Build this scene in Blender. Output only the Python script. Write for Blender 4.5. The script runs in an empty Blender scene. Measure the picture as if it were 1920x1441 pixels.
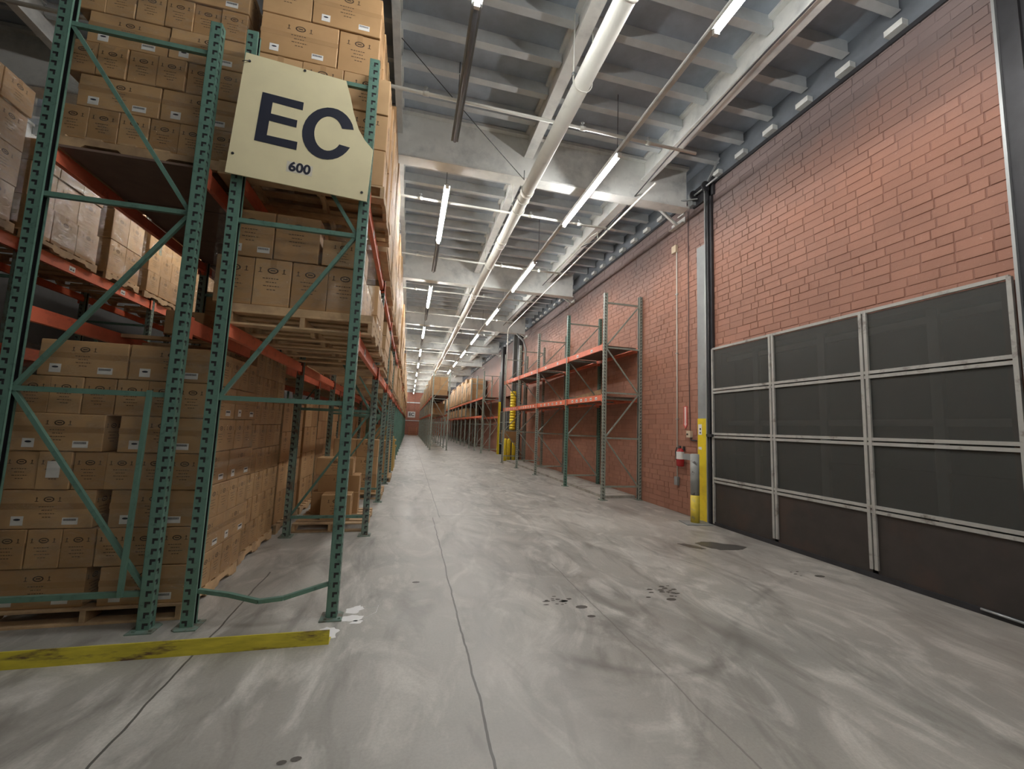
import bpy, math, random
from mathutils import Matrix, Vector
rnd = random.Random(7)
S = bpy.context.scene
C = S.collection
PI = math.pi

# ------------------------------------------------------------------ camera, world, light, exposure
cd = bpy.data.cameras.new('camera'); cam = bpy.data.objects.new('camera', cd); C.objects.link(cam)
CR = Vector((0.96998261, -0.24016399, 0.03814446))
CU = Vector((-0.06159217, -0.09089413, 0.99395405))
CF = Vector((0.23524486, 0.96646755, 0.10295794))
cam.matrix_world = Matrix(((CR.x, CU.x, -CF.x, 0), (CR.y, CU.y, -CF.y, 0), (CR.z, CU.z, -CF.z, 1.6), (0, 0, 0, 1)))
cd.sensor_width = 36.0; cd.lens = 779.218 / 1920 * 36.0; cd.clip_start = 0.05; cd.clip_end = 200
S.camera = cam
W = bpy.data.worlds.new('world'); S.world = W; W.use_nodes = True
W.node_tree.nodes['Background'].inputs[0].default_value = (0.75, 0.8, 0.9, 1)
W.node_tree.nodes['Background'].inputs[1].default_value = 0.05
TUBE = 50.0            # radiance of the lit fluorescent tubes
S.view_settings.view_transform = 'Standard'; S.view_settings.look = 'None'
S.view_settings.gamma = 1.0; S.view_settings.use_curve_mapping = False
S.view_settings.exposure = 1.4
cy = S.cycles
cy.use_denoising = True; cy.max_bounces = 8; cy.diffuse_bounces = 4; cy.glossy_bounces = 3
cy.transparent_max_bounces = 24; cy.transmission_bounces = 4; cy.caustics_reflective = False; cy.sample_clamp_indirect = 6

# ------------------------------------------------------------------ materials
def nt(name):
    m = bpy.data.materials.new(name); m.use_nodes = True
    t = m.node_tree; b = t.nodes['Principled BSDF']
    return m, t, b
def N(t, kind, **kw):
    n = t.nodes.new(kind)
    for k, v in kw.items():
        if isinstance(k, str) and hasattr(n, k): setattr(n, k, v)
    return n
def setin(n, d):
    for k, v in d.items(): n.inputs[k].default_value = v
def mth(t, op, a, b=None, c=None, clamp=False):
    n = t.nodes.new('ShaderNodeMath'); n.operation = op; n.use_clamp = clamp
    for i, x in enumerate((a, b, c)):
        if x is None: continue
        if isinstance(x, (int, float)): n.inputs[i].default_value = x
        else: t.links.new(x, n.inputs[i])
    return n.outputs[0]
def noise(t, scale, detail=3, rough=0.55, vec=None, dist=0.0):
    n = t.nodes.new('ShaderNodeTexNoise'); setin(n, {'Scale': scale, 'Detail': detail, 'Roughness': rough, 'Distortion': dist})
    if vec is not None: t.links.new(vec, n.inputs['Vector'])
    return n.outputs['Fac']
def ramp(t, fac, stops):
    n = t.nodes.new('ShaderNodeValToRGB'); e = n.color_ramp.elements
    while len(e) < len(stops): e.new(0.5)
    for i, (p, c) in enumerate(stops):
        e[i].position = p; e[i].color = (c[0], c[1], c[2], 1)
    t.links.new(fac, n.inputs[0]); return n.outputs[0]
def mixc(t, fac, a, b, mode='MIX'):
    n = t.nodes.new('ShaderNodeMix'); n.data_type = 'RGBA'; n.blend_type = mode
    for sock, x in ((0, fac), (6, a), (7, b)):
        if isinstance(x, (int, float)): n.inputs[sock].default_value = x
        elif isinstance(x, tuple): n.inputs[sock].default_value = (x[0], x[1], x[2], 1)
        else: t.links.new(x, n.inputs[sock])
    return n.outputs[2]
def objco(t, kind='Object', scale=None):
    n = t.nodes.new('ShaderNodeTexCoord')
    if scale is None: return n.outputs[kind]
    m = t.nodes.new('ShaderNodeMapping'); m.inputs['Scale'].default_value = scale
    t.links.new(n.outputs[kind], m.inputs[0]); return m.outputs[0]
def geopos(t, scale=None):
    n = t.nodes.new('ShaderNodeNewGeometry')
    if scale is None: return n.outputs['Position']
    m = t.nodes.new('ShaderNodeMapping'); m.inputs['Scale'].default_value = scale
    t.links.new(n.outputs['Position'], m.inputs[0]); return m.outputs[0]
def bump(t, b, h, strength=0.3, dist=0.01):
    n = t.nodes.new('ShaderNodeBump'); setin(n, {'Strength': strength, 'Distance': dist})
    t.links.new(h, n.inputs['Height']); t.links.new(n.outputs[0], b.inputs['Normal'])

def M(name, col, rough=0.6, metal=0.0, dirt=None, dscale=3.0, lo=0.5, hi=0.62, mottled=0.12, bumpy=0.0, spec=None, stretch=None, objrand=0.0):
    """colour + mottling, with optional second (dirt / chipped paint) colour where noise is high"""
    m, t, b = nt(name)
    pos = geopos(t, stretch)
    n1 = noise(t, 5.0, 4, 0.6, pos)
    k = mottled
    base = ramp(t, n1, [(0.25, tuple(c * (1 - k) for c in col)), (0.75, tuple(min(1, c * (1 + k)) for c in col))])
    if dirt:
        n2 = noise(t, dscale, 5, 0.65, pos)
        f = ramp(t, n2, [(lo, (0, 0, 0)), (hi, (1, 1, 1))])
        base = mixc(t, f, base, dirt)
    if objrand:
        oi = t.nodes.new('ShaderNodeObjectInfo')
        v = mth(t, 'MULTIPLY_ADD', oi.outputs['Random'], objrand * 2, 1 - objrand)
        hs = t.nodes.new('ShaderNodeHueSaturation'); t.links.new(v, hs.inputs['Value']); t.links.new(base, hs.inputs['Color']); base = hs.outputs[0]
    t.links.new(base, b.inputs['Base Color'])
    b.inputs['Roughness'].default_value = rough; b.inputs['Metallic'].default_value = metal
    if spec is not None: b.inputs['Specular IOR Level'].default_value = spec
    if bumpy: bump(t, b, noise(t, 40, 4, 0.6, pos), bumpy, 0.004)
    m.diffuse_color = (*col, 1)
    return m

def carton_material(name, c1, c2):
    m, t, b = nt(name)
    oi = t.nodes.new('ShaderNodeObjectInfo')
    at = t.nodes.new('ShaderNodeAttribute'); at.attribute_name = 'tint'
    r = mth(t, 'FRACT', mth(t, 'ADD', oi.outputs['Random'], at.outputs['Fac']))
    base = mixc(t, r, c1, c2)
    n1 = noise(t, 3.0, 3, 0.6, geopos(t))
    base = mixc(t, ramp(t, n1, [(0.35, (0, 0, 0)), (0.75, (0.45, 0.45, 0.45))]), base, (c1[0] * 0.72, c1[1] * 0.68, c1[2] * 0.6))
    corr = noise(t, 3.0, 1, 0.5, geopos(t, (1, 1, 60)))
    base = mixc(t, mth(t, 'MULTIPLY', corr, 0.12), base, (c2[0] * 1.1, c2[1] * 1.1, c2[2] * 1.1))
    t.links.new(base, b.inputs['Base Color']); b.inputs['Roughness'].default_value = 0.62
    bump(t, b, n1, 0.15, 0.02)
    return m
CARD = carton_material('cardboard', (0.40, 0.235, 0.105), (0.56, 0.36, 0.18))
TAPE = M('packing_tape', (0.42, 0.26, 0.13), 0.22, mottled=0.05)
INK = M('printed_ink', (0.075, 0.045, 0.025), 0.7, mottled=0.3)
INKB = M('sign_ink', (0.018, 0.022, 0.04), 0.5, mottled=0.1)
WHITE = M('white_sticker', (0.78, 0.78, 0.76), 0.45, mottled=0.04)
GREEN = M('green_rack_paint', (0.115, 0.225, 0.18), 0.38, dirt=(0.06, 0.12, 0.10), dscale=14, lo=0.55, hi=0.72)
GREEN2 = M('grey_green_rack_paint', (0.27, 0.305, 0.265), 0.38, dirt=(0.20, 0.16, 0.11), dscale=12, lo=0.52, hi=0.7)
GREEN3 = M('worn_rack_paint', (0.17, 0.25, 0.21), 0.45, dirt=(0.14, 0.10, 0.075), dscale=9, lo=0.48, hi=0.66)
ORANGE = M('orange_beam_paint', (0.76, 0.19, 0.105), 0.42, dirt=(0.5, 0.12, 0.07), dscale=9, lo=0.55, hi=0.75)
WOOD = M('pallet_wood', (0.52, 0.36, 0.20), 0.75, dirt=(0.30, 0.20, 0.12), dscale=3, lo=0.45, hi=0.7, mottled=0.2, objrand=0.15)
DECK = M('shelf_deck_board', (0.17, 0.115, 0.09), 0.8, mottled=0.15)
YELLOW = M('yellow_paint', (0.86, 0.66, 0.03), 0.42, dirt=(0.66, 0.48, 0.04), dscale=4, lo=0.5, hi=0.75, mottled=0.06)
YWORN = M('worn_yellow_paint', (0.60, 0.52, 0.045), 0.5, dirt=(0.13, 0.075, 0.04), dscale=2.6, lo=0.52, hi=0.64, mottled=0.25, stretch=(1.0, 1, 5))
GALV = M('galvanised_steel', (0.42, 0.44, 0.44), 0.4, metal=0.55, mottled=0.12, stretch=(1, 1, 0.4))
GREYP = M('grey_plate_paint', (0.29, 0.31, 0.31), 0.45, dirt=(0.20, 0.21, 0.21), dscale=1.2, lo=0.4, hi=0.7)
FRAMEM = M('gate_frame_steel', (0.40, 0.39, 0.36), 0.45, metal=0.0, dirt=(0.16, 0.14, 0.12), dscale=6, lo=0.55, hi=0.7)
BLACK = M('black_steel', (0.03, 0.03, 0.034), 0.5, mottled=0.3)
DARKM = M('dark_door_paint', (0.085, 0.09, 0.085), 0.6, mottled=0.15)
PIPE = M('cream_pipe_paint', (0.72, 0.72, 0.66), 0.35, mottled=0.05, dirt=(0.5, 0.5, 0.47), dscale=2, lo=0.6, hi=0.8)
CBEAM = M('white_ceiling_steel', (0.70, 0.71, 0.68), 0.55, mottled=0.08, dirt=(0.40, 0.42, 0.42), dscale=1.6, lo=0.5, hi=0.75)
CDECK = M('ceiling_deck_paint', (0.38, 0.435, 0.50), 0.75, mottled=0.12, dirt=(0.31, 0.34, 0.38), dscale=0.9, lo=0.5, hi=0.72)
CJOIST = M('ceiling_joist_paint', (0.52, 0.55, 0.56), 0.7, mottled=0.1)
CABLE = M('dark_cable', (0.05, 0.05, 0.055), 0.6)
CONC = M('curb_concrete', (0.36, 0.34, 0.30), 0.8, mottled=0.15, bumpy=0.3, dirt=(0.25, 0.22, 0.19), dscale=3)
REDX = M('extinguisher_red', (0.42, 0.025, 0.03), 0.25, mottled=0.03)
REDS = M('red_sign', (0.62, 0.09, 0.08), 0.4, mottled=0.03)
BEIGE = M('beige_box_plastic', (0.62, 0.52, 0.38), 0.5, mottled=0.05)
SIGN = M('cream_sign_board', (0.76, 0.70, 0.45), 0.5, mottled=0.04, dirt=(0.70, 0.64, 0.42), dscale=1.4, lo=0.5, hi=0.7)
WATER = M('oil_puddle', (0.085, 0.08, 0.075), 0.35, mottled=0.1)
SPILL = M('white_paint_spill', (0.85, 0.85, 0.84), 0.4, mottled=0.02)
OIL = M('oil_spot', (0.09, 0.08, 0.07), 0.6, mottled=0.2)
FARW = M('plastered_wall', (0.42, 0.38, 0.32), 0.8, mottled=0.1)
ENDW = M('end_wall_brick', (0.36, 0.15, 0.10), 0.8, mottled=0.2)
def emis(name, col, s):
    m, t, b = nt(name); t.nodes.remove(b)
    e = t.nodes.new('ShaderNodeEmission'); setin(e, {'Color': (*col, 1), 'Strength': s})
    t.links.new(e.outputs[0], t.nodes['Material Output'].inputs[0]); return m
TUBEM = emis('lit_tube', (1.0, 0.985, 0.96), TUBE)

def film_material():
    m, t, b = nt('stretch_film'); t.nodes.remove(b)
    tr = t.nodes.new('ShaderNodeBsdfTransparent'); tr.inputs[0].default_value = (0.96, 0.96, 0.95, 1)
    gl = t.nodes.new('ShaderNodeBsdfGlossy'); gl.inputs['Roughness'].default_value = 0.10; gl.inputs['Color'].default_value = (0.9, 0.9, 0.88, 1)
    bp = t.nodes.new('ShaderNodeBump'); setin(bp, {'Strength': 0.9, 'Distance': 0.03})
    nn = noise(t, 4.0, 4, 0.65, geopos(t, (1.2, 1.2, 4)), 1.5)
    t.links.new(nn, bp.inputs['Height']); t.links.new(bp.outputs[0], gl.inputs['Normal'])
    mx = t.nodes.new('ShaderNodeMixShader')
    f = ramp(t, noise(t, 6.0, 3, 0.6, geopos(t, (1, 1, 2.5)), 0.8), [(0.42, (0.03, 0.03, 0.03)), (0.68, (0.22, 0.22, 0.22))])
    t.links.new(f, mx.inputs[0]); t.links.new(tr.outputs[0], mx.inputs[1]); t.links.new(gl.outputs[0], mx.inputs[2])
    t.links.new(mx.outputs[0], t.nodes['Material Output'].inputs[0]); return m
FILM = film_material()

def mesh_screen_material():
    m, t, b = nt('gate_mesh_screen')
    b.inputs['Base Color'].default_value = (0.062, 0.064, 0.058, 1); b.inputs['Roughness'].default_value = 0.55
    tr = t.nodes.new('ShaderNodeBsdfTransparent'); mx = t.nodes.new('ShaderNodeMixShader')
    mx.inputs[0].default_value = 0.66
    t.links.new(tr.outputs[0], mx.inputs[1]); t.links.new(b.outputs[0], mx.inputs[2])
    t.links.new(mx.outputs[0], t.nodes['Material Output'].inputs[0]); return m
SCREEN = mesh_screen_material()

def brick_material(name, base):
    m, t, b = nt(name)
    oi = t.nodes.new('ShaderNodeObjectInfo')
    at = t.nodes.new('ShaderNodeAttribute'); at.attribute_name = 'tint'
    r = mth(t, 'FRACT', mth(t, 'ADD', oi.outputs['Random'], at.outputs['Fac']))
    col = mixc(t, r, tuple(c * 0.90 for c in base), tuple(c * 1.08 for c in base))
    n1 = noise(t, 0.7, 4, 0.6, geopos(t))
    col = mixc(t, ramp(t, n1, [(0.45, (0, 0, 0)), (0.7, (0.55, 0.55, 0.55))]), col, tuple(c * 0.72 for c in base))
    n2 = noise(t, 30, 3, 0.6, geopos(t))
    col = mixc(t, ramp(t, n2, [(0.66, (0, 0, 0)), (0.8, (0.5, 0.5, 0.5))]), col, (0.62, 0.45, 0.38))
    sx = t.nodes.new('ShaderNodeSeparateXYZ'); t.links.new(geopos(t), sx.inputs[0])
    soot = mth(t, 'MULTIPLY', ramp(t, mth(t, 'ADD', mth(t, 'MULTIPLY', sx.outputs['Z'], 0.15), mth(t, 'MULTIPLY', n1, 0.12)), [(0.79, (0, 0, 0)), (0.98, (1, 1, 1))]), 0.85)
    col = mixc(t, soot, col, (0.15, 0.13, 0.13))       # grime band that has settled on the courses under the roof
    t.links.new(col, b.inputs['Base Color']); b.inputs['Roughness'].default_value = 0.62
    bump(t, b, noise(t, 25, 4, 0.65, geopos(t)), 0.5, 0.006)
    return m
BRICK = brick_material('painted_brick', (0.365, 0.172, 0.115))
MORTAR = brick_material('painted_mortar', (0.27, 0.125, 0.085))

def floor_material():
    m, t, b = nt('worn_concrete')
    pos = geopos(t); sx = t.nodes.new('ShaderNodeSeparateXYZ'); t.links.new(pos, sx.inputs[0]); X, Y = sx.outputs['X'], sx.outputs['Y']
    big = noise(t, 0.45, 4, 0.6, pos, 0.6)
    base = ramp(t, big, [(0.28, (0.26, 0.26, 0.24)), (0.5, (0.37, 0.36, 0.325)), (0.72, (0.48, 0.465, 0.425))])
    sw = noise(t, 1.6, 5, 0.62, geopos(t, (1.0, 0.45, 1)), 2.4)
    base = mixc(t, ramp(t, sw, [(0.48, (0, 0, 0)), (0.68, (0.75, 0.75, 0.75))]), base, (0.64, 0.62, 0.57))
    sw2 = noise(t, 1.1, 5, 0.6, geopos(t, (1.6, 0.5, 1)), 1.8)
    base = mixc(t, ramp(t, sw2, [(0.50, (0, 0, 0)), (0.72, (0.75, 0.75, 0.75))]), base, (0.15, 0.14, 0.125))
    fine = noise(t, 60, 4, 0.7, pos)
    base = mixc(t, ramp(t, fine, [(0.3, (0.25, 0.25, 0.25)), (0.6, (0, 0, 0))]), base, (0.20, 0.19, 0.17))
    # tyre-worn pale track down the middle of the aisle and red-brown dust near the brick wall
    trk = mth(t, 'SUBTRACT', 1.0, mth(t, 'MULTIPLY', mth(t, 'ABSOLUTE', mth(t, 'SUBTRACT', X, 0.85)), 1.3), clamp=True)
    trk = mth(t, 'MULTIPLY', trk, mth(t, 'MULTIPLY', noise(t, 2.2, 4, 0.6, geopos(t, (1.5, 0.25, 1))), 0.6))
    base = mixc(t, trk, base, (0.62, 0.61, 0.58))
    dust = mth(t, 'MULTIPLY', mth(t, 'SUBTRACT', X, 3.2, clamp=True), 0.22)
    base = mixc(t, dust, base, (0.26, 0.20, 0.17))
    def dark(fac, col, amt):
        nonlocal base
        base = mixc(t, mth(t, 'MULTIPLY', fac, amt), base, col)
    wob = mth(t, 'MULTIPLY', mth(t, 'SUBTRACT', noise(t, 2.5, 3, 0.5, pos), 0.5), 0.05)
    PATCHY = ramp(t, noise(t, 2.2, 4, 0.65, pos, 0.5), [(0.36, (0.1, 0.1, 0.1)), (0.62, (1, 1, 1))])
    def lineX(x0, w, y0, y1, col, amt):
        d = mth(t, 'ABSOLUTE', mth(t, 'SUBTRACT', mth(t, 'ADD', X, wob), x0))
        f = mth(t, 'LESS_THAN', d, w)
        f = mth(t, 'MULTIPLY', f, mth(t, 'MULTIPLY', mth(t, 'GREATER_THAN', Y, y0), mth(t, 'LESS_THAN', Y, y1)))
        dark(f, col, amt)
    def lineY(y0, w, x0, x1, col, amt):
        d = mth(t, 'ABSOLUTE', mth(t, 'SUBTRACT', mth(t, 'ADD', Y, wob), y0))
        f = mth(t, 'MULTIPLY', mth(t, 'LESS_THAN', d, w), mth(t, 'MULTIPLY', mth(t, 'GREATER_THAN', X, x0), mth(t, 'LESS_THAN', X, x1)))
        dark(f, col, amt)
    def ring(cx, cyy, r, w, a0, a1, col, amt):
        dx = mth(t, 'SUBTRACT', X, cx); dy = mth(t, 'SUBTRACT', Y, cyy)
        d = mth(t, 'SQRT', mth(t, 'ADD', mth(t, 'MULTIPLY', dx, dx), mth(t, 'MULTIPLY', dy, dy)))
        f = mth(t, 'SUBTRACT', 1.0, mth(t, 'DIVIDE', mth(t, 'ABSOLUTE', mth(t, 'SUBTRACT', mth(t, 'ADD', d, wob), r)), w), clamp=True)
        an = mth(t, 'ARCTAN2', dy, dx)
        e0 = mth(t, 'MULTIPLY', mth(t, 'SUBTRACT', an, a0), 3.0, clamp=True); e1 = mth(t, 'MULTIPLY', mth(t, 'SUBTRACT', a1, an), 3.0, clamp=True)
        f = mth(t, 'MULTIPLY', f, mth(t, 'MULTIPLY', e0, e1))
        f = mth(t, 'MULTIPLY', f, PATCHY)
        dark(f, col, amt)
    lineX(0.50, 0.007, -8, 7.5, (0.07, 0.065, 0.06), 0.8)
    lineX(0.62, 0.008, 7.5, 60, (0.10, 0.095, 0.09), 0.6)
    lineX(-1.31, 0.007, -8, 5, (0.05, 0.045, 0.04), 0.85)
    lineX(1.76, 0.006, 1.8, 4.9, (0.12, 0.11, 0.10), 0.5)
    lineY(7.62, 0.009, -2, 2.4, (0.10, 0.095, 0.09), 0.6)
    lineY(16.2, 0.02, -2, 5.4, (0.13, 0.12, 0.11), 0.5)
    D = (0.12, 0.11, 0.10)
    ring(1.95, 3.55, 0.95, 0.07, -2.6, -0.3, D, 0.55)
    ring(2.0, 3.6, 0.62, 0.10, -2.9, 0.2, (0.15, 0.14, 0.12), 0.45)
    ring(7.5, -3.2, 7.9, 0.06, 1.7, 2.7, D, 0.4)
    ring(7.2, -3.4, 8.6, 0.15, 1.8, 2.6, D, 0.35)
    ring(-1.6, 3.9, 4.6, 0.08, 0.0, 1.2, (0.66, 0.65, 0.60), 0.45)
    ring(-3.2, 3.5, 5.2, 0.12, 0.1, 1.1, D, 0.35)
    ring(6.6, 11.5, 4.2, 0.06, -3.1, -2.2, (0.68, 0.66, 0.62), 0.5)
    ring(1.0, 14.0, 3.3, 0.10, -1.6, 0.4, (0.66, 0.64, 0.6), 0.35)
    ring(-3.0, 9.6, 4.4, 0.06, -1.0, 0.2, (0.62, 0.6, 0.56), 0.4)
    t.links.new(base, b.inputs['Base Color'])
    t.links.new(ramp(t, sw, [(0.3, (0.34, 0.34, 0.34)), (0.8, (0.62, 0.62, 0.62))]), b.inputs['Roughness'])
    b.inputs['Specular IOR Level'].default_value = 0.5
    bump(t, b, noise(t, 14, 4, 0.6, pos), 0.12, 0.01)
    return m
FLOORM = floor_material()

# ------------------------------------------------------------------ mesh helpers
class MB:
    def __init__(s): s.v = []; s.f = []; s.t = []; s.mi = []; s.m = 0; s.tint = 0.0; s.sm = []
    def face(s, idx, smooth=False): s.f.append(tuple(idx)); s.t.append(s.tint); s.mi.append(s.m); s.sm.append(smooth)
    def box(s, a, b, skip=''):
        x0, y0, z0 = a; x1, y1, z1 = b; n = len(s.v)
        s.v += [(x0, y0, z0), (x1, y0, z0), (x1, y1, z0), (x0, y1, z0), (x0, y0, z1), (x1, y0, z1), (x1, y1, z1), (x0, y1, z1)]
        for k, q in (('b', (0, 3, 2, 1)), ('t', (4, 5, 6, 7)), ('f', (0, 1, 5, 4)), ('r', (1, 2, 6, 5)), ('k', (2, 3, 7, 6)), ('l', (3, 0, 4, 7))):
            if k not in skip: s.face([n + i for i in q])
        return s
    def bar(s, p, q, w, h=None, up=(0, 0, 1)):
        """rectangular bar from p to q: w across, h along up"""
        h = h or w; p = Vector(p); q = Vector(q); d = (q - p).normalized(); u = Vector(up)
        if abs(d.dot(u)) > 0.99: u = Vector((0, 1, 0))
        a = d.cross(u).normalized(); u = a.cross(d).normalized(); n = len(s.v)
        for c in (p, q):
            for i, j in ((-1, -1), (1, -1), (1, 1), (-1, 1)): s.v.append(tuple(c + a * (i * w / 2) + u * (j * h / 2)))
        for q4 in ((3, 2, 1, 0), (4, 5, 6, 7), (0, 1, 5, 4), (1, 2, 6, 5), (2, 3, 7, 6), (3, 0, 4, 7)): s.face([n + i for i in q4])
        return s
    def path(s, pts, w, h):
        for i in range(len(pts) - 1): s.bar(pts[i], pts[i + 1], w, h)
        return s
    def tube(s, pts, r, n=10, cap=True, rs=None):
        pts = [Vector(p) for p in pts]; base = len(s.v); m = len(pts); prev = None
        for i, p in enumerate(pts):
            d = (pts[min(i + 1, m - 1)] - pts[max(i - 1, 0)]).normalized()
            if prev is None:
                u = Vector((0, 0, 1)) if abs(d.z) < 0.9 else Vector((1, 0, 0))
            else: u = prev
            a = d.cross(u).normalized(); u = a.cross(d).normalized(); prev = u
            rr = rs[i] if rs else r
            for k in range(n):
                th = 2 * PI * k / n; s.v.append(tuple(p + a * (rr * math.cos(th)) + u * (rr * math.sin(th))))
        for i in range(m - 1):
            for k in range(n):
                k2 = (k + 1) % n
                s.face((base + i * n + k, base + i * n + k2, base + (i + 1) * n + k2, base + (i + 1) * n + k), True)
        if cap:
            s.face([base + k for k in range(n)][::-1]); s.face([base + (m - 1) * n + k for k in range(n)])
        return s
    def prism(s, poly, o, ax, ay, d):
        """polygon in plane (o; ax, ay) extruded by vector d"""
        o = Vector(o); ax = Vector(ax); ay = Vector(ay); d = Vector(d); n = len(s.v); k = len(poly)
        for e in (Vector((0, 0, 0)), d):
            for x, y in poly: s.v.append(tuple(o + ax * x + ay * y + e))
        s.face([n + i for i in range(k)]); s.face([n + k + i for i in range(k)][::-1])
        for i in range(k):
            j = (i + 1) % k; s.face((n + i, n + k + i, n + k + j, n + j))
        return s
    def mesh(s, name, mats, tint=False, bevel=0, fix=True):
        me = bpy.data.meshes.new(name); me.from_pydata(s.v, [], s.f)
        if fix: pass
        for m in (mats if isinstance(mats, (list, tuple)) else [mats]): me.materials.append(m)
        me.polygons.foreach_set('material_index', s.mi)
        me.polygons.foreach_set('use_smooth', s.sm)
        if tint:
            a = me.attributes.new('tint', 'FLOAT', 'FACE'); a.data.foreach_set('value', s.t)
        me.update(); return me
def link(name, me, parent=None, loc=(0, 0, 0), rz=0.0, **props):
    o = bpy.data.objects.new(name, me); C.objects.link(o); o.location = loc
    if rz: o.rotation_euler = (0, 0, rz)
    if parent is not None: o.parent = parent
    for k, v in props.items(): o[k] = v
    return o
def obj(name, mb, mat, parent=None, loc=(0, 0, 0), rz=0.0, **props):
    return link(name, mb.mesh(name, mat), parent, loc, rz, **props)
def thing(name, label, cat, loc=(0, 0, 0), rz=0.0, group=None):
    o = link(name, None, None, loc, rz, label=label, category=cat)
    o.empty_display_size = 0.1
    if group: o['group'] = group
    return o
def bevelled(mb, name, mat, w=0.004):
    import bmesh
    me = mb.mesh(name, mat); bm = bmesh.new(); bm.from_mesh(me)
    bmesh.ops.bevel(bm, geom=bm.edges[:], offset=w, segments=1, affect='EDGES', profile=0.5)
    bm.to_mesh(me); bm.free(); return me
ORD = ['first', 'second', 'third', 'fourth', 'fifth', 'sixth', 'seventh', 'eighth', 'ninth', 'tenth', 'eleventh', 'twelfth', 'thirteenth', 'fourteenth', 'fifteenth', 'sixteenth', 'seventeenth', 'eighteenth', 'nineteenth', 'twentieth']

XW = 5.50       # face of the mortar of the brick wall
XG = 5.45       # plane of the gate
# ------------------------------------------------------------------ the shell
fl = obj('floor', MB().box((-12, -8, -0.2), (6.4, 64, 0)), FLOORM, kind='structure')
wr = MB()
wr.box((XW, -8, 0), (5.95, 2.68, 6.5)); wr.box((XW, 2.68, 3.10), (5.95, 6.42, 6.5)); wr.box((XW, 6.42, 0), (5.95, 20.9, 6.5))
wr.box((XW, 20.9, 3.4), (5.95, 24.3, 6.5)); wr.box((XW, 24.3, 0), (5.95, 64, 6.5))
wall = obj('wall_right', wr, MORTAR, kind='structure')
obj('wall_top_band', MB().box((XW + 0.06, -8, 6.5), (5.95, 64, 7.3)), M('dark_wall_band', (0.17, 0.19, 0.215), 0.7), wall)
obj('ledge_angle', MB().box((XW - 0.03, -8, 6.47), (XW + 0.06, 64, 6.53)), BLACK, wall)
obj('wall_left', MB().box((-9.2, -8, 0), (-9.0, 64, 7.3)), M('shade_darkened_side_wall', (0.06, 0.055, 0.05), 0.8), kind='structure')  # wall colour darkened to stand in for the unlit depth behind the racks
obj('wall_back', MB().box((-12, -8.2, 0), (6, -8, 7.3)), FARW, kind='structure')
we = obj('wall_end', MB().box((-12, 62.6, 0), (6, 62.8, 7.3)), ENDW, kind='structure')
obj('door_lintel', MB().box((-1.2, 62.5, 4.6), (2.6, 62.6, 4.75)), CBEAM, we)
obj('door_rail', MB().box((-1.2, 62.52, 2.0), (2.6, 62.6, 2.12)), CBEAM, we)

# bricks, real and proud of the mortar
bricks = []
COURSE = 0.113
for k in range(0, 58):
    z = k * COURSE; y = 1.5 + (k % 2) * 0.15 + rnd.uniform(-0.03, 0.03)
    while y < 26:
        L = 0.295 if rnd.random() > 0.14 else 0.14
        if k % 6 == 3: L = 0.14 if rnd.random() < 0.6 else 0.295
        a, b = y, y + L
        y = b + 0.009
        hole = False
        for (h0, h1, zt) in ((2.60, 6.50, 3.14), (20.85, 24.35, 3.45)):
            if b > h0 and a < h1 and z < zt - 0.03:
                if a < h0 - 0.08: b = h0
                elif b > h1 + 0.08: a = h1
                else: hole = True
        if hole or b - a < 0.05: continue
        bricks.append((a, b, z + 0.0045, z + COURSE - 0.0045, rnd.uniform(0.003, 0.010)))
def dist(br):
    return ((br[0] + br[1]) / 2) ** 2 + ((br[2] + br[3]) / 2 - 1.6) ** 2
def inview(br):
    yy = (br[0] + br[1]) / 2; zz = (br[2] + br[3]) / 2
    d = Vector((XW, yy, zz - 1.6)); dz = d.dot(CF)
    if dz < 0.1: return False
    px = 779.2 * d.dot(CR) / dz; py = 779.2 * d.dot(CU) / dz
    return abs(px) < 955 and abs(py) < 715
vis = sorted([b for b in bricks if inview(b)], key=dist)[:296]
vs = set(vis)
cache = {}
for br in vis:
    L = round(br[1] - br[0], 2); p = round(br[4], 3)
    key = (L, p)
    if key not in cache:
        m = MB(); c = 0.004; h = (br[3] - br[2]) / 2; e = L / 2
        n = 0
        m.v = [(0.03, -e, -h), (0.03, e, -h), (0.03, e, h), (0.03, -e, h), (c, -e, -h), (c, e, -h), (c, e, h), (c, -e, h),
               (0, -e + c, -h + c), (0, e - c, -h + c), (0, e - c, h - c), (0, -e + c, h - c)]
        for q in ((0, 1, 5, 4), (1, 2, 6, 5), (2, 3, 7, 6), (3, 0, 4, 7), (4, 5, 9, 8), (5, 6, 10, 9), (6, 7, 11, 10), (7, 4, 8, 11), (8, 9, 10, 11)): m.face(q[::-1] if False else q)
        cache[key] = m.mesh('brick', BRICK)
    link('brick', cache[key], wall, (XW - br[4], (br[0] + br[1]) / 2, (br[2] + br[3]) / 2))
m = MB()
for br in bricks:
    if br in vs: continue
    m.tint = rnd.random(); m.box((XW - br[4], br[0], br[2]), (XW + 0.01, br[1], br[3]), skip='r')
link('brick_courses', m.mesh('brick_courses', BRICK, tint=True), wall, kind='stuff')
obj('baseboard_right', MB().box((4.62, 9.35, 0), (XW - 0.015, 19.4, 0.065)), CONC, kind='structure', label='low concrete curb along the foot of the brick wall')

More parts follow.
